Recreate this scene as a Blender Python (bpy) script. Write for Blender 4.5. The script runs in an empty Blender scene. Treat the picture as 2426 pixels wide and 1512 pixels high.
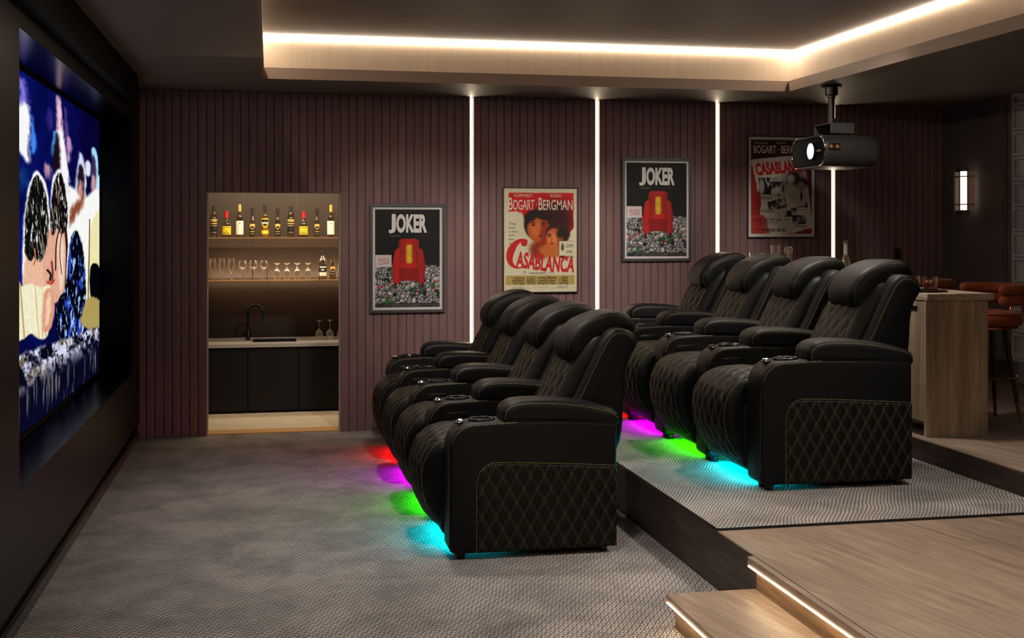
import bpy, math, random
import numpy as np
from mathutils import Vector, Matrix
random.seed(7)
PI = math.pi
scene = bpy.context.scene
COL = scene.collection

# ------------------------------------------------------------------ helpers
def link(o, parent=None):
    COL.objects.link(o)
    if parent is not None: o.parent = parent
    return o

class MB:
    """collects geometry for ONE mesh object"""
    def __init__(s): s.v = []; s.f = []; s.uv = None
    def add(s, verts, faces):
        n = len(s.v); s.v += [tuple(p) for p in verts]
        s.f += [tuple(i + n for i in f) for f in faces]; return s
    def box(s, x0, x1, y0, y1, z0, z1):
        v = [(x0,y0,z0),(x1,y0,z0),(x1,y1,z0),(x0,y1,z0),(x0,y0,z1),(x1,y0,z1),(x1,y1,z1),(x0,y1,z1)]
        return s.add(v, [(0,3,2,1),(4,5,6,7),(0,1,5,4),(1,2,6,5),(2,3,7,6),(3,0,4,7)])
    def lathe(s, prof, n=24, c=(0,0,0), cap0=True, cap1=True):
        v = []; f = []
        for r, z in prof:
            for k in range(n):
                a = 2*PI*k/n; v.append((c[0]+r*math.cos(a), c[1]+r*math.sin(a), c[2]+z))
        for i in range(len(prof)-1):
            for k in range(n):
                k2 = (k+1) % n
                f.append((i*n+k, i*n+k2, (i+1)*n+k2, (i+1)*n+k))
        if cap0: f.append(tuple(reversed(range(n))))
        if cap1: f.append(tuple((len(prof)-1)*n+k for k in range(n)))
        return s.add(v, f)
    def tube(s, pts, r, n=10, closed=False, taper=None, round_ends=False):
        pts = [Vector(p) for p in pts]; m = len(pts); rings = []
        rr = [r if taper is None else r + (taper-r)*i/(m-1) for i in range(m)]
        if round_ends:
            d0 = (pts[0]-pts[1]).normalized(); d1 = (pts[-1]-pts[-2]).normalized()
            pre = []; post = []; rp = []; rq = []
            for a in (80, 60, 40, 20):
                a = math.radians(a)
                pre.append(pts[0] + d0*rr[0]*math.sin(a)); rp.append(rr[0]*math.cos(a))
                post.insert(0, pts[-1] + d1*rr[-1]*math.sin(a)); rq.insert(0, rr[-1]*math.cos(a))
            pts = pre + pts + post; rr = rp + rr + rq; m = len(pts)
        up = Vector((0,0,1)); v = []; f = []
        for i in range(m):
            if closed: t = pts[(i+1) % m] - pts[i-1]
            else: t = pts[min(i+1,m-1)] - pts[max(i-1,0)]
            t.normalize()
            a = t.cross(up)
            if a.length < 1e-3: a = t.cross(Vector((1,0,0)))
            a.normalize(); b = a.cross(t)
            for k in range(n):
                an = 2*PI*k/n; v.append(pts[i] + (a*math.cos(an)+b*math.sin(an))*rr[i])
        for i in range(m if closed else m-1):
            j = (i+1) % m
            for k in range(n):
                k2 = (k+1) % n; f.append((i*n+k, i*n+k2, j*n+k2, j*n+k))
        if not closed:
            f.append(tuple(reversed(range(n)))); f.append(tuple((m-1)*n+k for k in range(n)))
        return s.add(v, f)
    def dashes(s, pts, dash=.009, gap=.0042, r=.0017):
        pts = [Vector(p) for p in pts]; L = [0]
        for a, b in zip(pts, pts[1:]): L.append(L[-1] + (b-a).length)
        def at(d):
            for i in range(len(pts)-1):
                if d <= L[i+1]:
                    q = (d-L[i])/max(1e-9, L[i+1]-L[i]); return pts[i].lerp(pts[i+1], q)
            return pts[-1]
        d = 0
        while d + dash < L[-1]:
            a, b = at(d), at(d+dash); t = (b-a).normalized()
            u = t.cross(Vector((0,0,1)));
            if u.length < 1e-3: u = Vector((1,0,0))
            u.normalize(); w = u.cross(t)
            v = []
            m_ = (a+b)/2
            v.append(a)
            for k in range(4):
                an = k*PI/2; v.append(m_ + (u*math.cos(an)+w*math.sin(an))*r*1.25)
            v.append(b)
            s.add(v, [(0,2,1),(0,3,2),(0,4,3),(0,1,4),(5,1,2),(5,2,3),(5,3,4),(5,4,1)])
            d += dash + gap
        return s
    def build(s, name, mat, parent=None, smooth=True, bevel=0, segs=2, kind=None, angle=40):
        me = bpy.data.meshes.new(name); me.from_pydata(s.v, [], s.f); me.update()
        if s.uv is not None:
            l = me.uv_layers.new(name='UVMap')
            for lp in me.loops: l.data[lp.index].uv = s.uv[lp.vertex_index]
        me.materials.append(mat)
        if smooth:
            me.polygons.foreach_set('use_smooth', [True]*len(me.polygons))
            try: me.set_sharp_from_angle(angle=math.radians(angle))
            except Exception: pass
        o = bpy.data.objects.new(name, me); link(o, parent)
        if bevel:
            m = o.modifiers.new('bevel', 'BEVEL'); m.width = bevel; m.segments = segs; m.limit_method = 'ANGLE'
        if kind: o['kind'] = kind
        return o

def thing(name, label, cat, loc=(0,0,0), rz=0, group=None):
    o = bpy.data.objects.new(name, None); link(o); o.location = loc; o.rotation_euler = (0,0,rz)
    o.empty_display_size = .05
    return tag(o, label, cat, group)
def tag(o, label, cat, group=None):
    o['label'] = label; o['category'] = cat
    if group: o['group'] = group
    return o
def dup(o, parent=None):
    c = o.copy(); COL.objects.link(c); c.parent = parent
    for ch in list(o.children): dup(ch, c)
    return c
def copy_thing(src, label, loc, rz=0, group=None):
    c = dup(src); c.location = loc; c.rotation_euler = (0,0,rz); c['label'] = label
    if group: c['group'] = group
    return c

def catmull(pts, n=8, closed=False):
    P = [np.array(p, float) for p in pts]; m = len(P); out = []
    rng = range(m if closed else m-1)
    for i in rng:
        p1, p2 = P[i], P[(i+1) % m]
        p0 = P[i-1] if (closed or i > 0) else 2*p1-p2
        p3 = P[(i+2) % m] if (closed or i < m-2) else 2*p2-p1
        for k in range(n):
            t = k/n
            out.append(tuple(.5*((2*p1)+(-p0+p2)*t+(2*p0-5*p1+4*p2-p3)*t*t+(-p0+3*p1-3*p2+p3)*t**3)))
    if not closed: out.append(tuple(P[-1]))
    return out
def rpoly(pts, n=6):
    """polygon with corner radii: (x, z, r)"""
    out = []; m = len(pts)
    for i in range(m):
        x, z, r = pts[i]; p = np.array((x,z)); a = np.array(pts[i-1][:2]); b = np.array(pts[(i+1) % m][:2])
        if r <= 0: out.append((x,z)); continue
        u = (a-p)/np.linalg.norm(a-p); v = (b-p)/np.linalg.norm(b-p)
        ang = math.acos(max(-1,min(1,float(u@v)))); d = r/math.tan(ang/2)
        c = p + (u+v)/np.linalg.norm(u+v)*r/math.sin(ang/2)
        s0 = p+u*d-c; s1 = p+v*d-c
        a0 = math.atan2(s0[1],s0[0]); a1 = math.atan2(s1[1],s1[0]); da = (a1-a0+PI) % (2*PI)-PI
        for k in range(n+1):
            t = a0+da*k/n; out.append((c[0]+r*math.cos(t), c[1]+r*math.sin(t)))
    return out
def normals2(pr, closed=True):
    m = len(pr); P = np.array(pr, float); N = []
    for i in range(m):
        if closed: t = P[(i+1) % m]-P[i-1]
        else: t = P[min(i+1,m-1)]-P[max(i-1,0)]
        t = t/(np.linalg.norm(t)+1e-12); N.append((t[1], -t[0]))
    return np.array(N)
def area(pr): return .5*sum(a[0]*b[1]-b[0]*a[1] for a, b in zip(pr, pr[1:]+pr[:1]))
def prism(mb, pr, y0, y1, b=.02, nb=4, crown=0, mid=0):
    """profile in XZ extruded along Y with soft rounded rims and an optional crown"""
    if area(pr) < 0: pr = pr[::-1]
    N = normals2(pr); P = np.array(pr); m = len(pr); rings = []
    half = [(b*(1-math.sin(PI/2*j/nb)), b*(1-math.cos(PI/2*j/nb))) for j in range(nb+1)]
    W = y1-y0
    for ins, d in half: rings.append((ins, y0+d))
    for j in range(1, mid+1): rings.append((0, y0+b+(W-2*b)*j/(mid+1)))
    for ins, d in reversed(half): rings.append((ins, y1-d))
    v = []; f = []
    for ins, y in rings:
        cr = crown*(math.sin(PI*(y-y0)/W)**.7 if 0 < (y-y0)/W < 1 else 0)
        Q = P + N*(cr-ins)
        v += [(q[0], y, q[1]) for q in Q]
    R = len(rings)
    for i in range(R-1):
        for k in range(m):
            k2 = (k+1) % m; f.append((i*m+k, i*m+k2, (i+1)*m+k2, (i+1)*m+k))
    f.append(tuple(reversed(range(m)))); f.append(tuple((R-1)*m+k for k in range(m)))
    f = [tuple(reversed(q)) for q in f]
    return mb.add(v, f)

QW, QH = .069, .128
def puffs(u, v, amp, k=1.0):
    a = (u/QW+v/QH)*k; b = (u/QW-v/QH)*k
    sa = abs(math.sin(PI*a)); sb = abs(math.sin(PI*b))
    return amp*(sa*sb)**.45
def quilt(path, t0, t1, crown, amp, tuck=.006, res=.0065, normal_sign=1, k=.78):
    kq = k
    """quilted skin: a path in XZ swept across Y, pushed out along its normal"""
    P = [np.array(p) for p in path]; L = [0]
    for a, b in zip(P, P[1:]): L.append(L[-1]+np.linalg.norm(b-a))
    ns = int(L[-1]/res); nt = int((t1-t0)/res)
    N = normals2(path, False)*normal_sign
    mb = MB(); mb.uv = []; j = 0
    for i in range(ns+1):
        s = L[-1]*i/ns
        while j < len(P)-2 and s > L[j+1]: j += 1
        q = (s-L[j])/max(1e-9, L[j+1]-L[j]); p = P[j]*(1-q)+P[j+1]*q; n = N[j]*(1-q)+N[j+1]*q; n = n/np.linalg.norm(n)
        for k in range(nt+1):
            tt = k/nt; y = t0+(t1-t0)*tt
            e = min(1, min(tt, 1-tt)*(t1-t0)/.03, min(s, L[-1]-s)/.03)
            e = math.sqrt(1-(1-e)**2)
            off = crown*math.sin(PI*tt)**.8*min(1, min(s, L[-1]-s)/.06)**.5 + puffs(y-.5*(t0+t1), s, amp, kq)*e - tuck*(1-e)
            mb.v.append((p[0]+n[0]*off, y, p[1]+n[1]*off)); mb.uv.append(((y-.5*(t0+t1))*kq, s*kq))
    w = nt+1
    for i in range(ns):
        for k in range(nt): mb.f.append((i*w+k, i*w+k+1, (i+1)*w+k+1, (i+1)*w+k))
    return mb

# ------------------------------------------------------------------ materials
class NT:
    def __init__(s, name):
        s.m = bpy.data.materials.new(name); s.m.use_nodes = True; s.t = s.m.node_tree; s.t.nodes.clear()
        s.out = s.t.nodes.new('ShaderNodeOutputMaterial')
    def n(s, typ, **kw):
        d = s.t.nodes.new(typ)
        for k, v in kw.items(): setattr(d, k, v)
        return d
    def put(s, sock, val):
        if isinstance(val, bpy.types.NodeSocket): s.t.links.new(val, sock)
        elif val is not None: sock.default_value = val
    def math(s, op, a, b=None, c=None, clamp=False):
        d = s.n('ShaderNodeMath', operation=op); d.use_clamp = clamp
        s.put(d.inputs[0], a)
        if b is not None: s.put(d.inputs[1], b)
        if c is not None: s.put(d.inputs[2], c)
        return d.outputs[0]
    def mix(s, f, a, b):
        d = s.n('ShaderNodeMix', data_type='RGBA'); s.put(d.inputs[0], f)
        s.put(d.inputs[6], a if isinstance(a, bpy.types.NodeSocket) else (*a[:3], 1))
        s.put(d.inputs[7], b if isinstance(b, bpy.types.NodeSocket) else (*b[:3], 1)); return d.outputs[2]
    def coord(s, which='Object'): return s.n('ShaderNodeTexCoord').outputs[which]
    def geo(s): return s.n('ShaderNodeNewGeometry').outputs['Position']
    def mapping(s, vec, scale=(1,1,1), rot=(0,0,0)):
        d = s.n('ShaderNodeMapping'); s.put(d.inputs[0], vec); d.inputs['Scale'].default_value = scale; d.inputs['Rotation'].default_value = rot
        return d.outputs[0]
    def noise(s, vec, scale, detail=3, rough=.5, dist=0):
        d = s.n('ShaderNodeTexNoise'); s.put(d.inputs['Vector'], vec); d.inputs['Scale'].default_value = scale
        d.inputs['Detail'].default_value = detail; d.inputs['Roughness'].default_value = rough; d.inputs['Distortion'].default_value = dist
        return d.outputs[0]
    def ramp(s, f, stops):
        d = s.n('ShaderNodeValToRGB'); s.put(d.inputs[0], f); r = d.color_ramp
        while len(r.elements) < len(stops): r.elements.new(.5)
        for e, (p, c) in zip(r.elements, stops): e.position = p; e.color = (*c[:3], 1)
        return d.outputs[0]
    def xyz(s, vec):
        d = s.n('ShaderNodeSeparateXYZ'); s.put(d.inputs[0], vec); return d.outputs
    def bump(s, h, strength=.5, dist=.01, nrm=None):
        d = s.n('ShaderNodeBump'); s.put(d.inputs['Height'], h); d.inputs['Strength'].default_value = strength
        d.inputs['Distance'].default_value = dist
        if nrm is not None: s.put(d.inputs['Normal'], nrm)
        return d.outputs[0]
    def bsdf(s, col, rough=.5, metal=0, spec=.5, bump=None, sheen=0, coat=0, emis=None, estr=0):
        d = s.n('ShaderNodeBsdfPrincipled')
        s.put(d.inputs['Base Color'], col if isinstance(col, bpy.types.NodeSocket) else (*col[:3], 1))
        s.put(d.inputs['Roughness'], rough); s.put(d.inputs['Metallic'], metal); s.put(d.inputs['Specular IOR Level'], spec)
        d.inputs['Sheen Weight'].default_value = sheen; d.inputs['Coat Weight'].default_value = coat
        if emis is not None:
            s.put(d.inputs['Emission Color'], emis if isinstance(emis, bpy.types.NodeSocket) else (*emis[:3], 1)); d.inputs['Emission Strength'].default_value = estr
        if bump is not None: s.put(d.inputs['Normal'], bump)
        s.t.links.new(d.outputs[0], s.out.inputs[0]); return s.m

def srgb(r, g, b):
    f = lambda c: (c/255/12.92) if c <= 10 else ((c/255+.055)/1.055)**2.4
    return (f(r), f(g), f(b))
def plain(name, col, rough=.5, metal=0, spec=.5, noise=0, scale=40, **k):
    m = NT(name); c = col
    p = m.coord()
    nz = m.noise(p, scale, 4)
    lo = tuple(x*(1-noise) for x in col); hi = tuple(min(1, x*(1+noise)) for x in col)
    c = m.mix(nz, lo, hi)
    return m.bsdf(c, rough, metal, spec, bump=m.bump(nz, .15, .002), **k)
def emit(name, col, strength):
    m = NT(name); e = m.n('ShaderNodeEmission'); e.inputs[0].default_value = (*col, 1); e.inputs[1].default_value = strength
    m.t.links.new(e.outputs[0], m.out.inputs[0]); return m.m

M = {}
def leather(name, col, quilted=False, rough=.42):
    m = NT(name); p = m.coord()
    grain = m.noise(p, 260, 3, .6); fold = m.noise(m.mapping(p, (1,1,.6)), 9, 2, .5, .6)
    c = m.mix(m.noise(p, 6), tuple(x*.8 for x in col), tuple(x*1.2 for x in col))
    if quilted:
        u = m.coord('UV'); s = m.xyz(u)
        a = m.math('ADD', m.math('DIVIDE', s[0], QW), m.math('DIVIDE', s[1], QH))
        b = m.math('SUBTRACT', m.math('DIVIDE', s[0], QW), m.math('DIVIDE', s[1], QH))
        g = 1/math.sqrt(1/QW**2+1/QH**2)
        def line(a, b):
            da = m.math('MULTIPLY', m.math('ABSOLUTE', m.math('SUBTRACT', m.math('FRACT', m.math('ADD', a, .5)), .5)), g)
            on = m.math('LESS_THAN', m.math('ABSOLUTE', m.math('SUBTRACT', da, .0042)), .00095)
            dash = m.math('LESS_THAN', m.math('FRACT', m.math('MULTIPLY', b, 11.0)), .66)
            return m.math('MULTIPLY', on, dash), da
        l1, d1 = line(a, b); l2, d2 = line(b, a)
        st = m.math('MAXIMUM', l1, l2)
        c = m.mix(m.math('MULTIPLY', st, .8), c, srgb(118,98,64))
        grv = m.math('MINIMUM', m.math('MINIMUM', d1, d2), .004)
        h = m.math('ADD', m.math('MULTIPLY', grv, 250.0), m.math('MULTIPLY', st, .5))
        bp = m.bump(h, .8, .0016, m.bump(grain, .12, .001))
        return m.bsdf(c, m.math('ADD', m.math('MULTIPLY', st, .3), rough), 0, .2, bump=bp)
    bp = m.bump(grain, .12, .001, m.bump(fold, .18, .02))
    return m.bsdf(c, rough, 0, .2, bump=bp)

def carpet(name, colA, colB, cell, rot, ribs=False):
    m = NT(name); p = m.geo()
    wob = m.n('ShaderNodeTexNoise'); m.put(wob.inputs['Vector'], p); wob.inputs['Scale'].default_value = 2.6; wob.inputs['Detail'].default_value = 1.5
    off = m.n('ShaderNodeVectorMath', operation='MULTIPLY_ADD'); m.put(off.inputs[0], wob.outputs['Color']); off.inputs[1].default_value = (.07 if ribs else .03,)*3
    m.put(off.inputs[2], p)
    q = m.mapping(off.outputs[0], (1/cell,)*3, (0,0,rot)); s = m.xyz(q); X, Y = s[0], s[1]
    if ribs:
        r = m.math('ABSOLUTE', m.math('SINE', m.math('MULTIPLY', X, PI)))
        st = m.math('ABSOLUTE', m.math('SINE', m.math('ADD', m.math('MULTIPLY', Y, PI*1.6), m.math('MULTIPLY', m.math('FLOOR', X), 1.9))))
        h = m.math('MULTIPLY', m.math('POWER', r, .6), m.math('ADD', m.math('MULTIPLY', st, .45), .55))
    else:
        fx, fy = m.math('FRACT', X), m.math('FRACT', Y)
        par = m.math('MODULO', m.math('ABSOLUTE', m.math('ADD', m.math('FLOOR', X), m.math('FLOOR', Y))), 2.0)
        def strands(a, b):
            return m.math('MULTIPLY', m.math('POWER', m.math('ABSOLUTE', m.math('SINE', m.math('MULTIPLY', a, 2*PI))), .6), m.math('POWER', m.math('SINE', m.math('MULTIPLY', b, PI)), .5))
        hA, hB = strands(fy, fx), strands(fx, fy)
        mx = m.n('ShaderNodeMix', data_type='FLOAT'); m.put(mx.inputs[0], par); m.put(mx.inputs[2], hA); m.put(mx.inputs[3], hB)
        h = m.math('MULTIPLY', mx.outputs[0], 1.15, clamp=True)
    big = m.noise(p, 2.8, 5, .68, .3); fib = m.noise(q, 2.3, 3, .7)
    c = m.mix(m.math('MULTIPLY', fib, 1.0), colA, colB)
    blot = m.n('ShaderNodeMapRange'); m.put(blot.inputs[0], big); blot.inputs[1].default_value = .33; blot.inputs[2].default_value = .62
    blot.inputs[3].default_value = .62; blot.inputs[4].default_value = 1.0
    occ = m.math('MULTIPLY', blot.outputs[0], m.math('ADD', m.math('MULTIPLY', h, .85), .15))  # weave gaps darkened in the colour as shade, along with the carpet's blotches
    c = m.mix(m.math('POWER', occ, 1.35), (.008,.007,.0065), c)
    hb = m.math('ADD', h, m.math('MULTIPLY', fib, .35))
    return m.bsdf(c, .95, 0, .1, bump=m.bump(hb, 1.0, cell*.35), sheen=.15)

def wood(name, c1, c2, c3, rot=0, axis='x', scale=1.0, planks=None, rough=.5, coat=0, bands=0):
    """grain runs along local Y of the rotated world position (axis 'x'), or along Z (axis 'z')"""
    m = NT(name); p = m.geo()
    q = m.mapping(p, (1,1,1), (0,0,rot))
    sc = (22*scale, 1.4*scale, 22*scale) if axis == 'x' else (16*scale, 16*scale, .9*scale)
    g = m.noise(m.mapping(q, sc), 1.6, 6, .62, .8)
    fine = m.noise(m.mapping(q, tuple(x*6 for x in sc)), 1.2, 3, .6)
    v = m.math('ADD', m.math('MULTIPLY', g, .75), m.math('MULTIPLY', fine, .25))
    if bands:
        bd = m.noise(m.mapping(q, (1,1,.12) if axis == 'z' else (1,.1,1)), bands, 2, .5)
        v = m.math('ADD', m.math('MULTIPLY', v, .55), m.math('MULTIPLY', bd, .45))
    if planks:
        br = m.n('ShaderNodeTexBrick'); m.put(br.inputs['Vector'], m.mapping(p, (1,1,1), (0,0,rot+PI/2)))
        br.inputs['Color1'].default_value = (.35,.35,.35,1); br.inputs['Color2'].default_value = (.65,.65,.65,1); br.inputs['Mortar'].default_value = (.3,.3,.3,1)
        br.inputs['Scale'].default_value = 1.0; br.inputs['Brick Width'].default_value = planks[0]; br.inputs['Row Height'].default_value = planks[1]
        br.inputs['Mortar Size'].default_value = .0012
        v = m.math('ADD', m.math('MULTIPLY', v, .8), m.math('MULTIPLY', br.outputs[0], .2))
    c = m.ramp(v, [(.3, c1), (.5, c2), (.68, c3)])
    return m.bsdf(c, rough, 0, .4, bump=m.bump(fine, .25, .002), coat=coat)

M['leather'] = leather('black_leather', (.0040,.0042,.0045), rough=.5)
M['quilt'] = leather('quilted_leather', (.0038,.0040,.0043), True, rough=.48)
M['thread'] = plain('gold_thread', srgb(176,150,92), .7, noise=.2)
M['thread_dim'] = plain('tan_thread', srgb(140,112,72), .7, noise=.2)
M['blackplastic'] = plain('black_plastic', (.008,.008,.009), .22)
M['gloss'] = plain('gloss_black', (.004,.004,.005), .08)
M['chrome'] = plain('chrome', (.75,.74,.73), .12, 1)
M['darkmetal'] = plain('dark_metal', (.06,.06,.062), .3, 1)
M['carpet'] = carpet('woven_carpet', srgb(168,158,152), srgb(240,229,220), .027, math.radians(33))
M['carpet2'] = carpet('ribbed_carpet', srgb(160,150,144), srgb(220,210,200), .0165, math.radians(30), True)
M['floorwood'] = wood('oak_planks', srgb(100,84,70), srgb(138,118,101), srgb(166,147,128), rot=math.radians(-12), planks=(1.3,.14), rough=.42)
M['riser'] = wood('dark_oak', srgb(34,27,22), srgb(56,46,38), srgb(80,67,56), rot=0, rough=.5)
M['riserwarm'] = wood('oak_riser', srgb(84,64,46), srgb(120,96,72), srgb(150,124,98), rot=0, rough=.5)
M['oak'] = wood('rough_oak', srgb(100,84,68), srgb(160,138,113), srgb(206,186,158), axis='z', rough=.6, bands=9)
M['oaktop'] = wood('rough_oak_top', srgb(128,110,90), srgb(172,152,128), srgb(210,192,166), rot=0, rough=.6)
def velvet():
    m = NT('mauve_velvet'); p = m.geo()
    n1 = m.noise(m.mapping(p, (14,14,1.2)), 1.5, 3); n2 = m.noise(p, 180, 2)
    c = m.mix(n1, srgb(104,78,77), srgb(136,105,102))
    return m.bsdf(c, .72, 0, .25, bump=m.bump(n2, .15, .001), sheen=.25)
M['velvet'] = velvet()
M['wallback'] = plain('groove_black', (.006,.005,.005), .9)
M['ceil'] = plain('taupe_ceiling', srgb(110,100,93), .55, noise=.05, scale=3)
def brushed():
    m = NT('brushed_taupe'); p = m.geo()
    n1 = m.noise(m.mapping(p, (18,18,.8)), 1.5, 5, .6)
    c = m.mix(n1, srgb(200,180,158), srgb(222,204,182))
    return m.bsdf(c, .6, 0, .3)
M['cove'] = brushed()
M['ceil2'] = plain('upper_ceiling', srgb(92,77,67), .6, noise=.05, scale=3)
M['fascia'] = plain('fascia_taupe', srgb(140,118,104), .55, noise=.05)
M['leftwall'] = plain('dark_gloss_panel', srgb(23,21,20), .38, spec=.1, noise=.12, scale=2.5)
M['header'] = plain('black_header', (.004,.004,.004), .6, spec=.05)
M['reveal'] = plain('gloss_reveal', (.004,.004,.007), .22, spec=.04)
M['rightwall'] = plain('charcoal_paint', srgb(86,79,80), .6, noise=.05, scale=3)
M['concrete'] = plain('grey_concrete', srgb(168,169,172), .85, noise=.2, scale=14)
M['nichewall'] = plain('bronze_panel', srgb(52,34,21), .5, noise=.06, scale=3)
M['cabinet'] = plain('matt_black_cabinet', srgb(24,22,20), .5, spec=.25, noise=.05)
M['counter'] = plain('grey_counter', srgb(176,172,170), .35, noise=.08, scale=20)
M['stone'] = plain('travertine', srgb(206,192,168), .6, noise=.2, scale=9)
M['sill'] = plain('brass_sill', srgb(196,150,86), .5, noise=.15, scale=30)
M['shelf'] = plain('bronze_shelf', srgb(120,92,64), .35, noise=.05)
M['shelfdark'] = plain('dark_bronze', srgb(60,46,34), .4, noise=.05)
M['jamb'] = plain('grey_jamb', srgb(150,140,132), .5)
M['frame'] = plain('grey_frame', srgb(62,62,61), .4, noise=.05)
M['frameblack'] = plain('black_frame', srgb(24,21,20), .4)
M['mat'] = plain('white_mat', srgb(205,202,196), .7, noise=.02)
M['cream'] = plain('cream_mat', srgb(206,196,162), .7, noise=.03)
M['white'] = plain('ink_white', srgb(225,222,214), .7, noise=.08, scale=60)
M['inkcream'] = plain('ink_cream', srgb(216,208,186), .7)
M['inkred'] = plain('ink_red', srgb(196,14,14), .7)
M['inkdred'] = plain('ink_dark_red', srgb(92,20,18), .7)
M['inkblack'] = plain('ink_black', srgb(22,20,20), .7)
M['inkgrey'] = plain('ink_grey', srgb(120,116,108), .7)
M['led'] = emit('warm_led', (1.0,.80,.56), 20)
M['ledcove'] = emit('cove_led', (1.0,.83,.64), 78)
M['ledstep'] = emit('step_led', (1.0,.74,.45), 24)
M['ledshelf'] = emit('shelf_led', (1.0,.72,.42), 22)
M['lens'] = emit('lens_light', (.62,.76,1.0), 30)
M['sconcetube'] = emit('sconce_tube', (1.0,.84,.68), 1.6)
M['amber'] = plain('amber_lens', srgb(120,74,30), .1, spec=.8)
M['projector'] = plain('gunmetal', srgb(66,65,63), .36, .5, noise=.05)
M['projface'] = plain('projector_face', srgb(9,10,16), .5, spec=.03, noise=.1)
M['rust'] = None
def rust():
    m = NT('rust_velvet'); p = m.coord(); n = m.noise(p, 12, 3)
    return m.bsdf(m.mix(n, srgb(120,54,28), srgb(156,76,42)), .7, 0, .2, sheen=.1)
M['rust'] = rust()
M['stoolleg'] = plain('dark_walnut', srgb(30,20,17), .3, coat=.3)
M['brass'] = plain('brass', srgb(176,116,72), .25, 1)
M['outlet'] = plain('outlet_black', srgb(20,20,21), .35)
M['outletframe'] = plain('outlet_frame', srgb(44,42,42), .5)
M['cap_black'] = plain('cap_black', srgb(16,15,15), .5)
M['cap_red'] = plain('cap_red', srgb(206,20,26), .4)
M['cap_gold'] = plain('cap_gold', srgb(216,176,84), .35, .3)
M['lab_black'] = plain('label_black', srgb(18,17,18), .6)
M['lab_gold'] = plain('label_gold', srgb(214,178,96), .5)
M['lab_yellow'] = plain('label_yellow', srgb(240,204,44), .6)
M['lab_white'] = plain('label_white', srgb(246,240,222), .6)
M['amberliquid'] = plain('whisky', srgb(150,66,20), .15)
M['ice'] = plain('ice', srgb(190,170,150), .1)
M['liquidgold'] = plain('gold_liquor', srgb(196,140,44), .2)
def glass(name, tint, refl=.25, alpha_face=.12):
    m = NT(name)
    lw = m.n('ShaderNodeLayerWeight'); lw.inputs[0].default_value = .35
    tr = m.n('ShaderNodeBsdfTransparent'); tr.inputs[0].default_value = (*tint, 1)
    gl = m.n('ShaderNodeBsdfGlossy'); gl.inputs[0].default_value = (.95,.93,.9,1); gl.inputs['Roughness'].default_value = .06
    df = m.n('ShaderNodeBsdfTranslucent'); df.inputs[0].default_value = (.85,.8,.72,1)
    mx = m.n('ShaderNodeMixShader'); f = m.math('ADD', m.math('MULTIPLY', lw.outputs['Facing'], refl), alpha_face)
    mg = m.n('ShaderNodeMixShader'); mg.inputs[0].default_value = .5
    m.t.links.new(gl.outputs[0], mg.inputs[1]); m.t.links.new(df.outputs[0], mg.inputs[2])
    m.put(mx.inputs[0], f); m.t.links.new(tr.outputs[0], mx.inputs[1]); m.t.links.new(mg.outputs[0], mx.inputs[2])
    m.t.links.new(mx.outputs[0], m.out.inputs[0]); return m.m
M['glass'] = glass('clear_glass', (.93,.91,.88), .9, .15)
M['bottle'] = glass('bottle_glass', (.72,.64,.5), .7, .1)
M['smoked'] = glass('smoked_glass', (.72,.58,.46), .4, .06)
def vcol(name, rough=.6, strength=0, spec=.3):
    m = NT(name); a = m.n('ShaderNodeAttribute'); a.attribute_name = 'ink'
    if strength:
        e = m.n('ShaderNodeEmission'); m.put(e.inputs[0], a.outputs[0]); e.inputs[1].default_value = strength
        m.t.links.new(e.outputs[0], m.out.inputs[0]); return m.m
    return m.bsdf(a.outputs[0], rough, 0, spec)
M['print'] = vcol('printed_paper')
M['screen'] = vcol('screen_picture', strength=.95)

# ------------------------------------------------------------------ camera
FPX = 2836.0
cam = bpy.data.cameras.new('camera'); co = bpy.data.objects.new('camera', cam); link(co)
cam.sensor_fit = 'HORIZONTAL'; cam.sensor_width = 36; cam.lens = 36*FPX/2426
cam.shift_y = -(756-548)/2426
co.location = (0,0,1.6); co.rotation_euler = (PI/2, 0, -math.atan(575/FPX)); cam.clip_start = .05
scene.camera = co

# ------------------------------------------------------------------ room shell
XL, XR, YB, ZC = -.985, 5.866, 9.69, 2.70
P1, P2 = .26, .39          # platform heights
XP1, XP2 = 1.967, 3.715    # riser positions
def struct(name, mb, mat, **k): return mb.build(name, mat, kind='structure', **k)

struct('floor', MB().box(-1.3, 1.99, -1.5, 9.69, -.1, 0), M['carpet'], smooth=False)
b = MB().box(XP1, XP2+.02, -1.5, 5.07, 0, P1-.002)
struct('trim_1', b, M['floorwood'], smooth=False)['label'] = 'oak landing of the seating platform'
# platform core + riser + carpet
struct('trim_2', MB().box(XP1, XP2+.02, 5.07, 9.69, 0, P1-.012), M['riser'], smooth=False)
struct('trim_3', MB().box(XP1-.008, XP1, -1.5, 9.68, 0, P1-.003), M['riser'], smooth=False)
struct('floor.001', MB().box(XP1+.006, XP2, 5.078, 9.65, P1-.012, P1+.006), M['carpet2'], smooth=False)
struct('trim_4', MB().box(XP1-.004, XP2, 5.066, 5.078, P1-.012, P1+.008).box(XP1-.004, XP1+.006, 5.078, 9.65, P1-.012, P1+.004), M['blackplastic'], smooth=False)
struct('floor.002', MB().box(XP2, 6.2, -1.5, 9.69, 0, P2), M['floorwood'], smooth=False)
struct('trim_5', MB().box(XP2-.008, XP2, -1.5, 9.65, P1, P2-.003), M['riser'], smooth=False)

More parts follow.
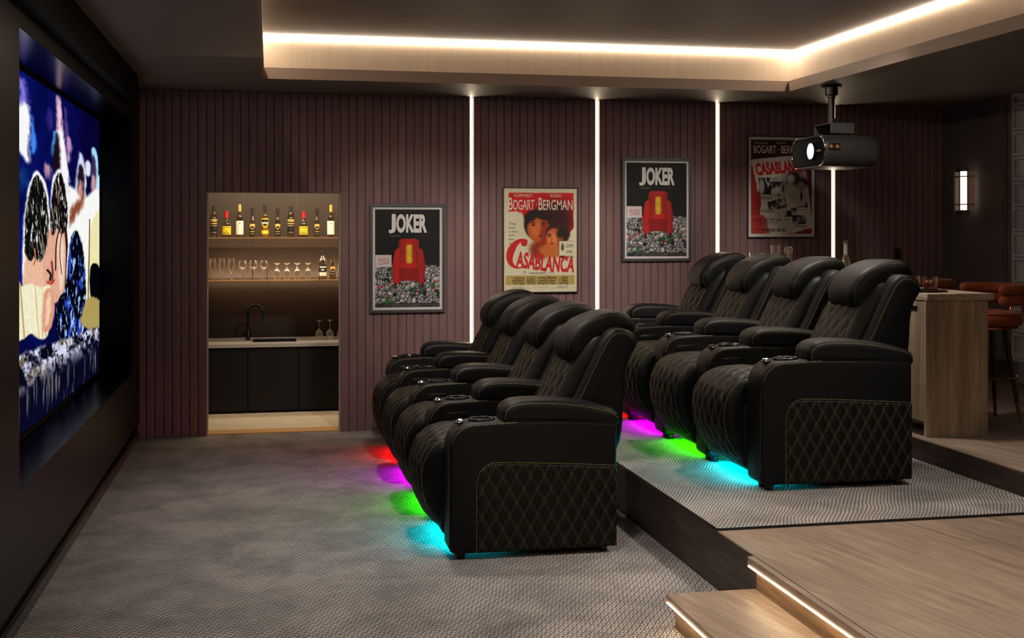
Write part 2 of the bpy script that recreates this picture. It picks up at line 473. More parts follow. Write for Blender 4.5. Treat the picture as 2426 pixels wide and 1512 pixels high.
# steps with a lit nosing
def step(name, x0, x1, y1, z, thick, label, y0=-1.2, body=True, z0=0):
    t = thing(name, label, 'step', (x0, y1, z0))
    m = MB().box(0, x1-x0, y0-y1, 0, z-thick-z0, z-z0); m.build('tread', M['floorwood'], t, smooth=False, bevel=.002)
    if body: MB().box(.028, x1-x0, y0-y1, -.03, 0, z-thick-z0).build('riser_board', M['riserwarm'], t, smooth=False)
    o = MB().box(-.003, .008, y0-y1, -.012, z-thick-z0-.0045, z-thick-z0).build('led_strip', M['ledstep'], t, smooth=False)
    o['label'] = 'glowing warm light line under the step edge'
    return t
step('wooden_step', 1.575, XP1-.008, 4.627, .13, .028, 'low oak step on the woven carpet in front of the platform', z0=0)
t = step('stair_nosing', 1.93, XP1-.008, 4.64, P1, .034, 'oak nosing along the landing edge, lit from beneath, above the low step', body=False, z0=.2)
MB().box(.028, .029, -5.8, -.03, -.07, .026).build('riser_board', M['riserwarm'], t, smooth=False)

# slatted back wall: padded vertical flutes
def flute(mb, x0, x1, z0, z1, yb=9.69, yf=9.650, r=.010):
    g = .0016; x0 += g; x1 -= g
    prof = []
    n = 5
    zs = [(z0, r), ] 
    def ring(z, ins):
        pts = [(x0+ins, yb)]
        rr = r
        for k in range(n+1):
            a = PI/2*k/n; pts.append((x0+ins+rr*(1-math.sin(a)) if False else x0+ins+rr*(1-math.cos(a)) , yf+ins*.9+rr*(1-math.sin(a))))
        for k in range(n+1):
            a = PI/2*(1-k/n); pts.append((x1-ins-rr*(1-math.cos(a)), yf+ins*.9+rr*(1-math.sin(a))))
        pts.append((x1-ins, yb)); return [(x, y, z) for x, y in pts]
    rings = []
    for a in (0, 30, 60, 90):
        a = math.radians(a); rings.append(ring(z0+.014*(1-math.sin(a)), .012*(1-math.cos(PI/2-a))))
    for a in (90, 60, 30, 0):
        a = math.radians(a); rings.append(ring(z1-.014*(1-math.sin(a)), .012*(1-math.cos(PI/2-a))))
    v = [p for rg in rings for p in rg]; m = len(rings[0]); f = []
    for i in range(len(rings)-1):
        for k in range(m-1): f.append((i*m+k, i*m+k+1, (i+1)*m+k+1, (i+1)*m+k))
    f.append(tuple(reversed(range(m)))); f.append(tuple((len(rings)-1)*m+k for k in range(m)))
    mb.add(v, f)
LEDX = [1.622, 2.686, 3.748, 4.812]
NX0, NX1, NZ = -.481, .558, 1.905
mb = MB()
def run(a, c, n, z0=.002, z1=ZC-.004):
    for i in range(n): flute(mb, a+(c-a)*i/n, a+(c-a)*(i+1)/n, z0, z1)
run(XL-.02, NX0, 8)
run(NX0, NX1, 16, NZ)
run(NX1, LEDX[0]-.0745, 15)
for i, x in enumerate(LEDX):
    z0 = .002
    run(x-.0745, x-.014, 1); run(x+.014, x+.0745, 1)
    if i < 3: run(x+.0745, LEDX[i+1]-.0745, 14)
run(LEDX[3]+.0745, XR+.001, 15)
struct('wall_back', mb, M['velvet'], angle=50)
struct('wall_back.001', MB().box(XL-.3, NX0-.002, YB, YB+.13, 0, ZC+.4).box(NX1+.002, 6.1, YB, YB+.13, 0, ZC+.4).box(NX0-.002, NX1+.002, YB, YB+.13, NZ+.004, ZC+.4), M['wallback'], smooth=False)
struct('trim_6', MB().box(NX0-.001, NX0+.006, YB-.03, YB+.13, 0, NZ).box(NX1-.006, NX1+.001, YB-.03, YB+.13, 0, NZ).box(NX0, NX1, YB-.02, YB+.13, NZ-.002, NZ+.004), M['jamb'], smooth=False)
names = ['between the black-and-red poster and the cream poster', 'between the cream poster and the second black-and-red poster', 'between the second black-and-red poster and the collage poster', 'behind the projector, right of the collage poster']
for x, nm in zip(LEDX, names):
    t = thing('wall_light_strip', 'tall glowing light strip set in the padded wall ' + nm, 'light strip', (x, 9.685, 0), group='light strips in the padded wall')
    MB().box(-.009, .009, -.012, -.004, .005, ZC-.005).build('diffuser', M['led'], t, smooth=False)
    MB().box(-.013, .013, -.004, .004, .005, ZC-.005).build('channel', M['darkmetal'], t, smooth=False)

# left wall with the recessed screen
SY0, SY1, SZ0, SZ1 = 5.11, 9.17, .552, 2.424
XS = -1.2
mb = MB()
mb.box(-1.35, XL, -1.5, SY0, .118, ZC).box(-1.35, XL, SY1, YB, .118, ZC).box(-1.35, XL, SY0, SY1, .118, SZ0).box(-1.35, XL, SY0, SY1, SZ1, ZC)
struct('wall_left', mb, M['leftwall'], smooth=False)
struct('wall_left.001', MB().box(-1.35, XS-.03, SY0, SY1, SZ0, SZ1), M['header'], smooth=False)
e = .003
struct('trim_7', MB().box(XS-.02, XL-.001, SY0, SY1, SZ1-e, SZ1).box(XS-.02, XL-.001, SY0, SY1, SZ0, SZ0+e).box(XS-.02, XL-.001, SY1-e, SY1, SZ0, SZ1).box(XS-.02, XL-.001, SY0, SY0+e, SZ0, SZ1), M['reveal'], smooth=False)
struct('trim_8', MB().box(XL, -.91, -1.5, 8.80, 2.50, ZC-.001), M['header'], smooth=False)
struct('baseboard_left', MB().box(XL-.02, XL+.001, -1.5, 9.64, 0, .053), M['riser'], smooth=False)
struct('trim_9', MB().box(-1.3, XL-.03, -1.5, 9.64, .0, .118), M['header'], smooth=False)

# right wall with moulded panel, and concrete block field
struct('wall_right', MB().box(XR, XR+.15, -1.5, YB+.05, 0, ZC), M['rightwall'], smooth=False)
mb = MB()
def mould(y0, y1, z0, z1):
    for ins, w, d in ((0,.018,.014),(.03,.012,.010),(.055,.02,.006)):
        a0, a1, c0, c1 = y0+ins, y1-ins, z0+ins, z1-ins
        mb.box(XR-d, XR+.001, a0, a1, c1-w, c1).box(XR-d, XR+.001, a0, a1, c0, c0+w).box(XR-d, XR+.001, a0, a0+w, c0+w, c1-w).box(XR-d, XR+.001, a1-w, a1, c0+w, c1-w)
mould(8.72, 9.575, .50, 2.62)
struct('trim_10', mb, M['rightwall'], bevel=.003, smooth=False)
mb = MB(); yb = 8.605; mb.box(XR-.01, XR+.001, yb-3.0, yb, P2, ZC)
k = 0; z = P2; bh = (ZC-P2)/11.5
while z < ZC-.02:
    z1_ = min(ZC, z+bh)
    for j in range(9):
        y1_ = yb-j*.33; y0_ = y1_-.329
        bx = .035
        mb.box(XR-bx, XR-.008, y0_, y0_+.022, z+.001, z1_-.001).box(XR-bx, XR-.008, y1_-.022, y1_, z+.001, z1_-.001)
        mb.box(XR-bx+.001, XR-.008, y0_+.022, y1_-.022, z1_-.026, z1_-.003).box(XR-bx+.001, XR-.008, y0_+.022, y1_-.022, z+.003, z+.026)
    z += bh
struct('trim_11', mb, M['concrete'], smooth=False)
struct('wall_front', MB().box(-1.4, 6.1, -1.6, -1.5, 0, 3.2), M['rightwall'], smooth=False)

# ceiling: soffit ring, fascia, recessed tray with the light line
TX0, TX1, TY0, TY1 = -.04, 4.004, .6, 8.80
CX0, CX1, CY0, CY1, CZ = TX0-.1, TX1+.1, TY0-.1, TY1+.1, 3.03
ZL = 2.78
mb = MB()
for a in ((-1.4, TX0, -1.6, YB+.15), (TX1, 6.1, -1.6, YB+.15)): mb.box(a[0], a[1], a[2], a[3], ZC, ZC+.012)
mb.box(TX0, TX1, TY1, YB+.15, ZC, ZC+.012).box(TX0, TX1, -1.6, TY0, ZC, ZC+.012)
struct('ceiling', mb, M['ceil'], smooth=False)
mb = MB()
th = .015
mb.box(TX0-th, TX0+.003, TY0-th, TY1+th, ZC-.001, ZL).box(TX1-.003, TX1+th, TY0-th, TY1+th, ZC-.001, ZL).box(TX0, TX1, TY1-.003, TY1+th, ZC-.001, ZL).box(TX0, TX1, TY0-th, TY0+.003, ZC-.001, ZL)
struct('trim_12', mb, M['fascia'], smooth=False)
mb = MB()
mb.box(CX0-.05, CX0, CY0, CY1, ZC+.02, CZ).box(CX1, CX1+.05, CY0, CY1, ZC+.02, CZ).box(CX0-.05, CX1+.05, CY1, CY1+.05, ZC+.02, CZ).box(CX0-.05, CX1+.05, CY0-.05, CY0, ZC+.02, CZ)
struct('trim_13', mb, M['cove'], smooth=False)
struct('ceiling.001', MB().box(CX0-.05, CX1+.05, CY0-.05, CY1+.05, CZ, CZ+.03), M['ceil2'], smooth=False)
q = .012
mb = MB()
mb.box(CX0, CX0+q, CY0, CY1, CZ-q, CZ-.001).box(CX1-q, CX1, CY0, CY1, CZ-q, CZ-.001).box(CX0+q, CX1-q, CY1-q, CY1, CZ-q, CZ-.001).box(CX0+q, CX1-q, CY0, CY0+q, CZ-q, CZ-.001)
o = mb.build('cove_light_strip', M['ledcove'], smooth=False)
tag(o, 'bright warm light line running round the recessed ceiling tray', 'light strip')

# ------------------------------------------------------------------ screen picture
def ink_grid(fn, nu, nv, place):
    """grid mesh with a colour attribute; fn(u,v arrays)->rgb (sRGB 0..1) ; place(u,v)->xyz"""
    u, v = np.meshgrid(np.linspace(0,1,nu), np.linspace(0,1,nv)); rgb = fn(u, v)
    mb = MB()
    for j in range(nv):
        for i in range(nu): mb.v.append(place(u[j,i], v[j,i]))
    for j in range(nv-1):
        for i in range(nu-1): mb.f.append((j*nu+i, j*nu+i+1, (j+1)*nu+i+1, (j+1)*nu+i))
    return mb, rgb.reshape(-1, 3)
def ink_build(mb, rgb, name, mat, parent):
    o = mb.build(name, mat, parent, smooth=False)
    lin = np.where(rgb <= .04045, rgb/12.92, ((rgb+.055)/1.055)**2.4)
    a = o.data.color_attributes.new('ink', 'FLOAT_COLOR', 'POINT')
    a.data.foreach_set('color', np.concatenate([lin, np.ones((len(lin),1))], 1).ravel().astype('f'))
    return o
rs = np.random.RandomState(5)
def fbm(u, v, f, seed=0, oct=4):
    r = np.random.RandomState(seed); out = 0*u; amp = 1; tot = 0
    for o in range(oct):
        n = 64; g = r.rand(n, n); x = (u*f) % n; y = (v*f) % n
        i = np.floor(x).astype(int); j = np.floor(y).astype(int); fx = x-i; fy = y-j; fx = fx*fx*(3-2*fx); fy = fy*fy*(3-2*fy)
        i2 = (i+1) % n; j2 = (j+1) % n
        out = out + amp*((g[j % n,i % n]*(1-fx)+g[j % n,i2]*fx)*(1-fy)+(g[j2,i % n]*(1-fx)+g[j2,i2]*fx)*fy)
        tot += amp; amp *= .55; f *= 2.03
    return out/tot
def sst(a, b, x): t = np.clip((x-a)/(b-a), 0, 1); return t*t*(3-2*t)
def paint(c, mask, col): 
    for k in range(3): c[...,k] = c[...,k]*(1-mask)+col[k]*mask
def ell(u, v, cu, cv, ru, rv, soft=.15, rot=0, wob=None):
    du, dv = u-cu, v-cv; ca, sa = math.cos(rot), math.sin(rot)
    d = np.sqrt(((du*ca+dv*sa)/ru)**2+((-du*sa+dv*ca)/rv)**2)
    if wob is not None: d = d+wob
    return 1-sst(1-soft, 1+soft, d)
# flat shapes of the film frame on the screen, in metres along the screen and up it
SHAPES = [
('P',[(6.27,2.345),(6.37,2.363),(6.46,2.315),(6.5,2.245),(6.35,2.225)],(0.55,0.48,0.85),0.02),
('P',[(5.98,2.167),(6.23,2.212),(6.37,2.24),(6.48,2.249),(6.56,2.224),(6.59,2.144),(6.55,2.042),(6.53,1.956),(6.44,1.96),(6.23,2.01),(5.98,1.992)],(1,1,1),0.012),
('P',[(6.57,2.225),(6.64,2.17),(6.72,2.088),(6.68,2.019),(6.59,2.017),(6.59,2.144)],(0.25,0.55,1),0.012),
('P',[(6.27,1.898),(6.39,1.915),(6.55,1.879),(6.5,1.834),(6.27,1.814)],(0.05,0.22,0.5),0.03),
('P',[(7.08,2.269),(7.18,2.285),(7.22,2.198),(7.14,2.162)],(0.22,0.16,0.5),0.02),
('P',[(7.37,2.379),(7.46,2.378),(7.52,2.319),(7.55,2.226),(7.62,2.169),(7.69,2.058),(7.75,1.932),(7.53,1.872),(7.47,1.97),(7.4,2.09),(7.36,2.21)],(0.98,0.8,0.86),0.012),
('P',[(7.43,2.191),(7.59,2.179),(7.66,2.056),(7.81,1.909),(7.5,1.846),(7.47,2.045)],(1,1,1),0.012),
('P',[(7.27,2.166),(7.34,2.164),(7.32,2.084),(7.22,2.024),(7.19,2.087)],(0.35,0.75,1),0.012),
('P',[(7.32,2.145),(7.42,2.14),(7.47,1.97),(7.36,1.939),(7.2,1.98)],(0.1,0.05,0.1),0.015),
('P',[(7.62,2.335),(7.7,2.317),(7.75,2.166),(7.66,2.158)],(0.4,0.28,0.55),0.015),
('P',[(7.75,2.178),(7.88,2.162),(7.86,2.082),(7.78,2.025),(7.69,2.109)],(0.75,0.58,0.75),0.012),
('P',[(7.0,1.969),(7.14,1.972),(7.19,1.931),(7.14,1.893),(7.0,1.918)],(0.82,0.62,0.68),0.015),
('P',[(8.21,2.112),(8.33,2.103),(8.48,1.993),(8.5,1.865),(8.41,1.764),(8.05,1.756),(8.05,1.918),(8.12,2.03)],(0.85,0.88,1),0.01),
('P',[(8.26,2.043),(8.37,2.002),(8.41,1.876),(8.33,1.79),(8.15,1.813),(8.13,1.922),(8.15,2.004)],(0.12,0.07,0.12),0.01),
('P',[(8.19,1.924),(8.33,1.916),(8.35,1.791),(8.15,1.786)],(0.8,0.58,0.52),0.015),
('P',[(8.48,2.064),(8.62,2.086),(8.72,2.048),(8.66,1.978),(8.5,1.988)],(0.9,0.93,1),0.01),
('P',[(8.76,2.168),(8.93,2.188),(9.06,2.136),(9.1,1.992),(9.1,1.747),(8.72,1.741),(8.76,1.888),(8.84,2.04)],(0.65,0.88,1),0.008),
('P',[(8.8,2.126),(8.93,2.11),(8.97,1.986),(8.88,1.833),(8.74,1.917),(8.74,2.035)],(0.25,0.18,0.35),0.01),
('P',[(8.76,1.977),(8.93,1.969),(8.93,1.804),(8.74,1.814)],(0.8,0.6,0.6),0.012),
('P',[(9.06,1.99),(9.24,2.013),(9.28,1.89),(9.1,1.885)],(0.9,0.95,1),0.008),
('P',[(7.73,1.854),(7.98,1.875),(8.33,1.818),(9.15,1.901),(9.28,1.563),(9.28,1.125),(7.66,1.211),(7.62,1.671)],(1,1,0.98),0.015),
('P',[(7.81,1.726),(8.15,1.791),(8.41,1.843),(8.33,1.762),(7.98,1.675),(7.78,1.621)],(0.55,0.3,0.2),0.018),
('P',[(8.82,1.683),(9.28,1.687),(9.28,0.875),(8.6,0.93),(8.6,1.45)],(0.95,0.92,0.7),0.01),
('L',[(8.66,1.681),(8.64,1.449),(8.6,1.219),(8.58,0.932)],(0.35,0.28,0.1),0.0035),
('P',[(6.74,1.921),(6.88,1.905),(7.03,1.842),(7.12,1.738),(7.18,1.619),(7.11,1.477),(6.71,1.305),(6.39,1.319),(6.37,1.49),(6.41,1.66),(6.48,1.779),(6.59,1.87)],(1,1,1),0.006),
('P',[(7.2,1.884),(7.36,1.952),(7.5,1.966),(7.66,1.915),(7.77,1.829),(7.81,1.673),(7.73,1.517),(7.19,1.523),(7.15,1.715)],(0.95,0.97,1),0.006),
('P',[(6.5,1.574),(6.71,1.618),(6.95,1.572),(7.22,1.475),(7.25,1.256),(6.83,1.254),(6.39,1.298),(6.44,1.446)],(0.94,0.74,0.62),0.006),
('P',[(6.95,1.572),(7.66,1.62),(7.75,1.465),(7.66,1.236),(7.22,1.185),(6.98,1.269)],(0.9,0.68,0.58),0.006),
('H',[(6.76,1.902),(6.85,1.883),(6.98,1.828),(7.06,1.737),(7.11,1.655),(7.08,1.572),(6.98,1.479),(6.83,1.436),(6.68,1.462),(6.59,1.442),(6.44,1.489),(6.44,1.596),(6.46,1.703),(6.54,1.791),(6.64,1.865)],(0.05,0.05,0.045),0.004),
('H',[(7.23,1.837),(7.36,1.927),(7.49,1.946),(7.61,1.9),(7.69,1.814),(7.75,1.686),(7.69,1.608),(7.5,1.582),(7.36,1.62),(7.22,1.571),(7.14,1.667),(7.18,1.763)],(0.07,0.035,0.04),0.004),
('P',[(7.37,1.57),(7.5,1.582),(7.59,1.519),(7.62,1.365),(7.5,1.244),(7.42,1.372)],(0.98,0.84,0.74),0.008),
('L',[(7.45,1.62),(7.34,1.521),(7.32,1.375)],(0.15,0.05,0.04),0.003),
('L',[(7.53,1.608),(7.46,1.47),(7.53,1.343)],(0.15,0.05,0.04),0.002),
('L',[(7.66,1.62),(7.72,1.466),(7.66,1.211)],(0.12,0.04,0.03),0.006),
('L',[(7.06,1.383),(7.16,1.356),(7.14,1.324)],(0.08,0.06,0.1),0.005),
('L',[(7.19,1.427),(7.23,1.354),(7.19,1.302)],(0.45,0.15,0.14),0.004),
('L',[(7.06,1.317),(7.19,1.302),(7.27,1.318)],(0.78,0.25,0.22),0.005),
('L',[(6.68,1.506),(6.71,1.457),(6.66,1.423)],(0.75,0.4,0.3),0.003),
('P',[(7.73,1.465),(7.85,1.568),(8.01,1.616),(8.19,1.6),(8.37,1.51),(8.5,1.337),(8.54,1.164),(8.41,0.974),(8.15,0.884),(7.5,0.955),(7.36,1.128),(7.5,1.219),(7.66,1.262)],(0.95,0.97,0.95),0.004),
('B',[(7.77,1.452),(7.86,1.555),(8.01,1.603),(8.15,1.589),(8.33,1.499),(8.45,1.339),(8.48,1.167),(8.35,0.992),(8.15,0.889),(7.5,0.963),(7.33,1.105),(7.45,1.209),(7.62,1.238),(7.73,1.336)],(0.01,0.02,0.07),0.004),
('P',[(8.68,1.332),(8.84,1.374),(9.06,1.356),(9.24,1.283),(9.24,1.128),(8.97,1.093),(8.7,1.156)],(0.01,0.015,0.04),0.004),
('S',[(5.98,1.362),(6.27,1.358),(6.37,1.325),(6.59,1.328),(6.83,1.3),(7.11,1.296),(7.19,1.235),(7.16,1.093),(7.03,1.009),(6.77,1.027),(6.59,1.069),(6.37,1.056),(5.98,1.091)],(0.97,0.94,0.8),0.005),
('P',[(6.98,1.269),(7.16,1.275),(7.27,1.206),(7.27,1.121),(7.16,1.045),(6.93,1.05),(6.9,1.158)],(0.88,0.62,0.5),0.006),
('P',[(7.06,1.242),(7.14,1.238),(7.14,1.131),(7.0,1.081)],(0.98,0.82,0.72),0.01),
('P',[(8.33,1.063),(8.6,1.144),(9.15,1.086),(9.28,0.844),(8.33,0.979)],(0.7,0.62,0.35),0.008)]

KY = .18      # the frame is wide and its shapes are tall: soften evenly in both directions
def seg_dist(Y, z, pts, closed):
    P = [(p[0]*KY, p[1]) for p in pts]; X = Y*KY; d = np.full(Y.shape, 9.); ins = np.zeros(Y.shape, bool)
    n = len(P)
    for i in range(n if closed else n-1):
        (x0, y0), (x1, y1) = P[i], P[(i+1) % n]; dx, dy = x1-x0, y1-y0
        t = np.clip(((X-x0)*dx+(z-y0)*dy)/(dx*dx+dy*dy+1e-12), 0, 1); d = np.minimum(d, np.hypot(X-x0-t*dx, z-y0-t*dy))
        if closed and y0 != y1: ins ^= ((y0 > z) != (y1 > z)) & (X < dx*(z-y0)/dy+x0)
    return np.where(ins, -d, d)
def screen_fn(Yn, zn):
    Y = SC_Y0+(SC_Y1-SC_Y0)*Yn; z = SC_Z0+(SC_Z1-SC_Z0)*zn
    c = np.zeros(Y.shape+(3,)); n = fbm(Y, z, 2.2, 1); nf = fbm(Y*.5, z, 24, 2); fine = fbm(Y*.5, z, 70, 4)
    lf = 1-sst(6.2, 9.2, Y)
    c[...,0] = .01+.03*n; c[...,1] = .01+.10*lf*n; c[...,2] = .13+.42*lf*n+.08*n
    for kind, pts, col, soft in SHAPES:
        sm = catmull(pts, 4, kind != 'L')
        d = seg_dist(Y, z, sm, kind != 'L')
        if kind == 'L': paint(c, 1-sst(soft*.6, soft*1.8, d), col); continue
        d = d+(nf-.5)*soft*2.0+(.010*(fine-.5) if kind in 'HB' else 0)
        m = 1-sst(-soft, soft, d); paint(c, m, col)
        if kind == 'H': paint(c, m*sst(.58, .70, fbm(Y*.9+z*.7, z*.45, 26, 8))*.8, (.62,.60,.52)); paint(c, m*sst(.64, .74, fbm(Y*1.1, z*.5, 40, 9)), (1,1,1))
        if kind == 'B': paint(c, m*sst(.54, .66, fbm(Y*.6, z*.8, 16, 11)), (.16,.28,.75)); paint(c, m*sst(.60, .70, fbm(Y*.8, z*.9, 26, 12)), (.65,.8,1))
        if kind == 'S': paint(c, m*sst(.50, .64, fbm(Y*1.3+z*.5, z*.10, 16, 13))*.75, (.66,.52,.30))
    # water: bright splash, then dark ripples with streaked reflections
    wl = .99-.03*(Y-6.2)+.03*(nf-.5); wt = 1-sst(-.012, .012, z-wl)
    for k in range(3): c[...,k] = c[...,k]*(1-wt)+wt*((.02,.02,.07)[k]+(.02,.03,.12)[k]*n)
    up = (wl-z)
    sp = sst(.36, .52, fbm(Y*.7+z*1.2, z*2.0, 7, 21))*(1-sst(.10, .24, up+.02*(Y-6.2)))
    paint(c, wt*sp, (.86,.88,1)); paint(c, wt*sp*sst(.52,.66,fbm(Y*2, z*2.6, 9, 25)), (.50,.42,.28)); paint(c, wt*sp*sst(.56,.68,fbm(Y*2, z*3, 14, 26)), (.06,.06,.12))
    st = sst(.56, .68, fbm(Y*1.5, z*.35, 12, 23)); paint(c, wt*st*sst(.12,.20,up)*(1-sst(.26,.38,up))*.5, (.75,.74,.70))
    paint(c, wt*st*sst(.30,.36,up)*sst(.4,.6,fbm(Y*3,z*4,9,28))*.5, (.50,.48,.80))
    c *= (.93+.14*fine)[...,None]
    return np.clip(c, 0, 1)
SC_Y0, SC_Y1, SC_Z0, SC_Z1 = 5.25, 9.14, .585, 2.40
t = thing('projection_screen', 'large recessed cinema screen showing a wet couple against deep blue', 'screen', (XS-.025, 7.2, 1.49))
mb, rgb = ink_grid(screen_fn, 330, 400, lambda a, b_: (.012, SC_Y0-7.2+(SC_Y1-SC_Y0)*a, SC_Z0-1.49+(SC_Z1-SC_Z0)*b_))
ink_build(mb, rgb, 'picture', M['screen'], t)
MB().box(-.005, .010, SY0-7.2+.006, SY1-7.2-.004, SZ0-1.49+.004, SZ1-1.49-.004).build('backing', M['header'], t, smooth=False)
mb = MB(); a0, a1, c0, c1 = SC_Y0-7.2, SC_Y1-7.2, SC_Z0-1.49, SC_Z1-1.49; w = .02
mb.box(.010,.022,a0-w,a1+w,c1,c1+w).box(.010,.022,a0-w,a1+w,c0-w,c0).box(.010,.022,a1,a1+w,c0,c1).box(.010,.022,a0-w,a0,c0,c1)
mb.build('bezel', M['header'], t, smooth=False)

# ------------------------------------------------------------------ lettering
_tc = {}
def glyphs(txt, bold=.0):
    key = (txt, bold)
    if key in _tc: return _tc[key]
    c = bpy.data.curves.new('t', 'FONT'); c.body = txt; c.size = 1; c.resolution_u = 4; c.offset = bold; c.fill_mode = 'FRONT' if hasattr(c,'fill_mode') else c.fill_mode
    o = bpy.data.objects.new('t', c); COL.objects.link(o)
    dg = bpy.context.evaluated_depsgraph_get(); me = bpy.data.meshes.new_from_object(o.evaluated_get(dg))
    v = np.array([tuple(p.co)[:2] for p in me.vertices]); f = [tuple(p.vertices) for p in me.polygons]
    bpy.data.objects.remove(o); bpy.data.meshes.remove(me); bpy.data.curves.remove(c)
    lo, hi = v.min(0), v.max(0); v = (v-lo)/(hi-lo); _tc[key] = (v, f); return _tc[key]
def letters(mb, txt, x0, x1, z0, z1, y=-.0, bold=0, rot=0, slant=0, warp=None):
    """fits the words into the box (x0..x1, z0..z1) of a print that faces -Y"""
    v, f = glyphs(txt, bold); out = []
    cx, cz = (x0+x1)/2, (z0+z1)/2
    for a, b_ in v:
        x = x0+a*(x1-x0)+slant*(b_-.5)*(z1-z0); z = z0+b_*(z1-z0)
        if warp: z = warp(a, b_, z)
        dx, dz = x-cx, z-cz
        out.append((cx+dx*math.cos(rot)-dz*math.sin(rot), y, cz+dx*math.sin(rot)+dz*math.cos(rot)))
    mb.add(out, f)

def poster(name, label, x0, x1, z0, z1, fw, fmat, matw, mmat, fn, texts, nu=150, nv=215, group=None):
    W, Hh = x1-x0, z1-z0; yf = 9.622
    t = thing(name, label, 'poster', ((x0+x1)/2, 9.646, z0), group=group)
    fr = MB(); d = 9.646-yf; h = W/2
    fr.box(-h, h, -d, -.001, Hh-fw, Hh).box(-h, h, -d, -.001, 0, fw).box(-h, -h+fw, -d, -.001, fw, Hh-fw).box(h-fw, h, -d, -.001, fw, Hh-fw)
    fr.build('frame', fmat, t, smooth=False, bevel=.0015)
    MB().box(-h+fw, h-fw, -.012, -.004, fw, Hh-fw).build('mat_board', mmat, t, smooth=False)
    a = -h+fw+matw; w = W-2*(fw+matw); b0 = fw+matw; hh = Hh-2*(fw+matw)
    mb, rgb = ink_grid(fn, nu, nv, lambda u, v: (a+w*u, -.013, b0+hh*v))
    ink_build(mb, rgb, 'print', M['print'], t)
    for i, (mat, items) in enumerate(texts):
        for j_, it in enumerate(items):
            lb = MB()
            kw = dict(it[5]) if len(it) > 5 else {}
            wp = kw.pop('warp', None)
            letters(lb, it[0], a+w*it[1], a+w*it[2], b0+hh*(1-it[4]), b0+hh*(1-it[3]), y=-.0138-.0003*i-.00004*j_, warp=(lambda a_, b_, z, wp=wp: z+wp(a_)*hh) if wp else None, **kw)
            lb.build('lettering', mat, t, smooth=False)
    return t

def pebbles(u, v, asp):
    """heap of rounded grey pebbles"""
    r = np.random.RandomState(3); best = np.full(u.shape, 9.); sec = best.copy(); hue = np.zeros(u.shape); bx = np.zeros(u.shape); bz = bx.copy()
    for k in range(260):
        cx, cy = r.rand(), r.rand()*.46; s = .8+.5*r.rand()*(1.3-cy*1.5)
        d = np.sqrt((u-cx)**2+((v-cy)*asp)**2)/s
        new = d < best; sec = np.where(new, best, np.minimum(sec, d)); hue = np.where(new, r.rand(), hue)
        bx = np.where(new, u-cx, bx); bz = np.where(new, (v-cy)*asp, bz); best = np.where(new, d, best)
    edge = sst(.0, .012, sec-best); sh = np.clip(.55+hue*.3-bx*6+bz*7, 0, 1)
    return edge*(.22+.68*sh), hue
def film_fn(u, v):
    asp = 1.55; c = np.zeros(u.shape+(3,)); n = fbm(u, v*asp, 30, 31)
    c += .018
    c[...,2] += .012*sst(.5,1,v)
    top = .34+.09*np.abs(np.sin(u*5+.6))+.10*(np.abs(u-.5))
    peb, hue = pebbles(u, v, asp); mask = 1-sst(-.006,.006, v-np.minimum(top,.43))
    grey = np.stack([peb*.86, peb*.85, peb*.84], -1)
    for k in range(3): c[...,k] = c[...,k]*(1-mask)+grey[...,k]*mask
    for i in range(9):
        r = np.random.RandomState(70+i); paint(c, mask*ell(u, v*asp, r.rand(), r.rand()*.3*asp, .018, .018)*.9, (.8,.08,.06))
    for i in range(6):
        r = np.random.RandomState(90+i); paint(c, mask*ell(u, v*asp, r.rand(), r.rand()*.28*asp, .05, .025, rot=r.rand()*3)*.8, (.08,.35,.1))
    # a plain red armchair with a yellow cushion stands on the heap
    def rr(u0, u1, v0, v1, r, col, lean=0):
        cu, cv = (u0+u1)/2, (v0+v1)/2*asp; a_ = np.abs(u-cu-lean*(v*asp-cv))-(u1-u0)/2+r; b_ = np.abs(v*asp-cv)-(v1-v0)*asp/2+r
        d = np.hypot(np.maximum(a_,0), np.maximum(b_,0))-r; m_ = 1-sst(-.004,.004,d)
        sh = .72+.5*np.clip((u-u0)/(u1-u0),0,1)*np.clip((u1-u)/(u1-u0),0,1)*2+.25*(n-.5)
        for k in range(3): c[...,k] = c[...,k]*(1-m_)+m_*col[k]*sh
    rr(.36,.68,.42,.70,.07,(.74,.10,.07)); rr(.34,.70,.27,.44,.04,(.60,.07,.05)); rr(.37,.67,.40,.455,.03,(.82,.13,.08))
    rr(.28,.40,.38,.60,.05,(.80,.12,.08),.18); rr(.64,.76,.38,.60,.05,(.72,.10,.07),-.18)
    rr(.27,.385,.24,.44,.04,(.80,.11,.08)); rr(.655,.77,.24,.44,.04,(.68,.09,.07))
    rr(.475,.575,.45,.64,.03,(.95,.74,.12)); rr(.29,.33,.195,.245,.01,(.25,.08,.06)); rr(.71,.75,.195,.245,.01,(.20,.06,.05))
    paint(c, ((np.abs(u-.125) < .125)&(np.abs(v-.475) < .062)).astype(float), (.82,.80,.78))
    paint(c, (v < .045).astype(float)*.75, (.12,.12,.12))
    return np.clip(c, 0, 1)
joker_txt = [(M['white'], [('J', .205, .318, .048, .244, {'bold': .04}), ('OKER', .325, .80, .048, .240, {'bold': .045})]),
  (M['inkdred'], [('JOAQUIN PHOENIX', .27, .74, .012, .028), ('OCTOBER 4', .60, .81, .264, .278)]),
  (M['inkred'], [('WE ARE ALL', .045, .225, .497, .527, {'rot': .06}), ('CLOWNS', .055, .215, .533, .562, {'rot': .06})]),
  (M['inkgrey'], [('A TODD PHILLIPS FILM', .22, .39, .262, .280), ('DIRECTED BY TODD PHILLIPS     WRITTEN BY TODD PHILLIPS & SCOTT SILVER', .14, .80, .968, .975), ('ONLY IN THEATRES OCTOBER 4', .25, .70, .981, .988)])]
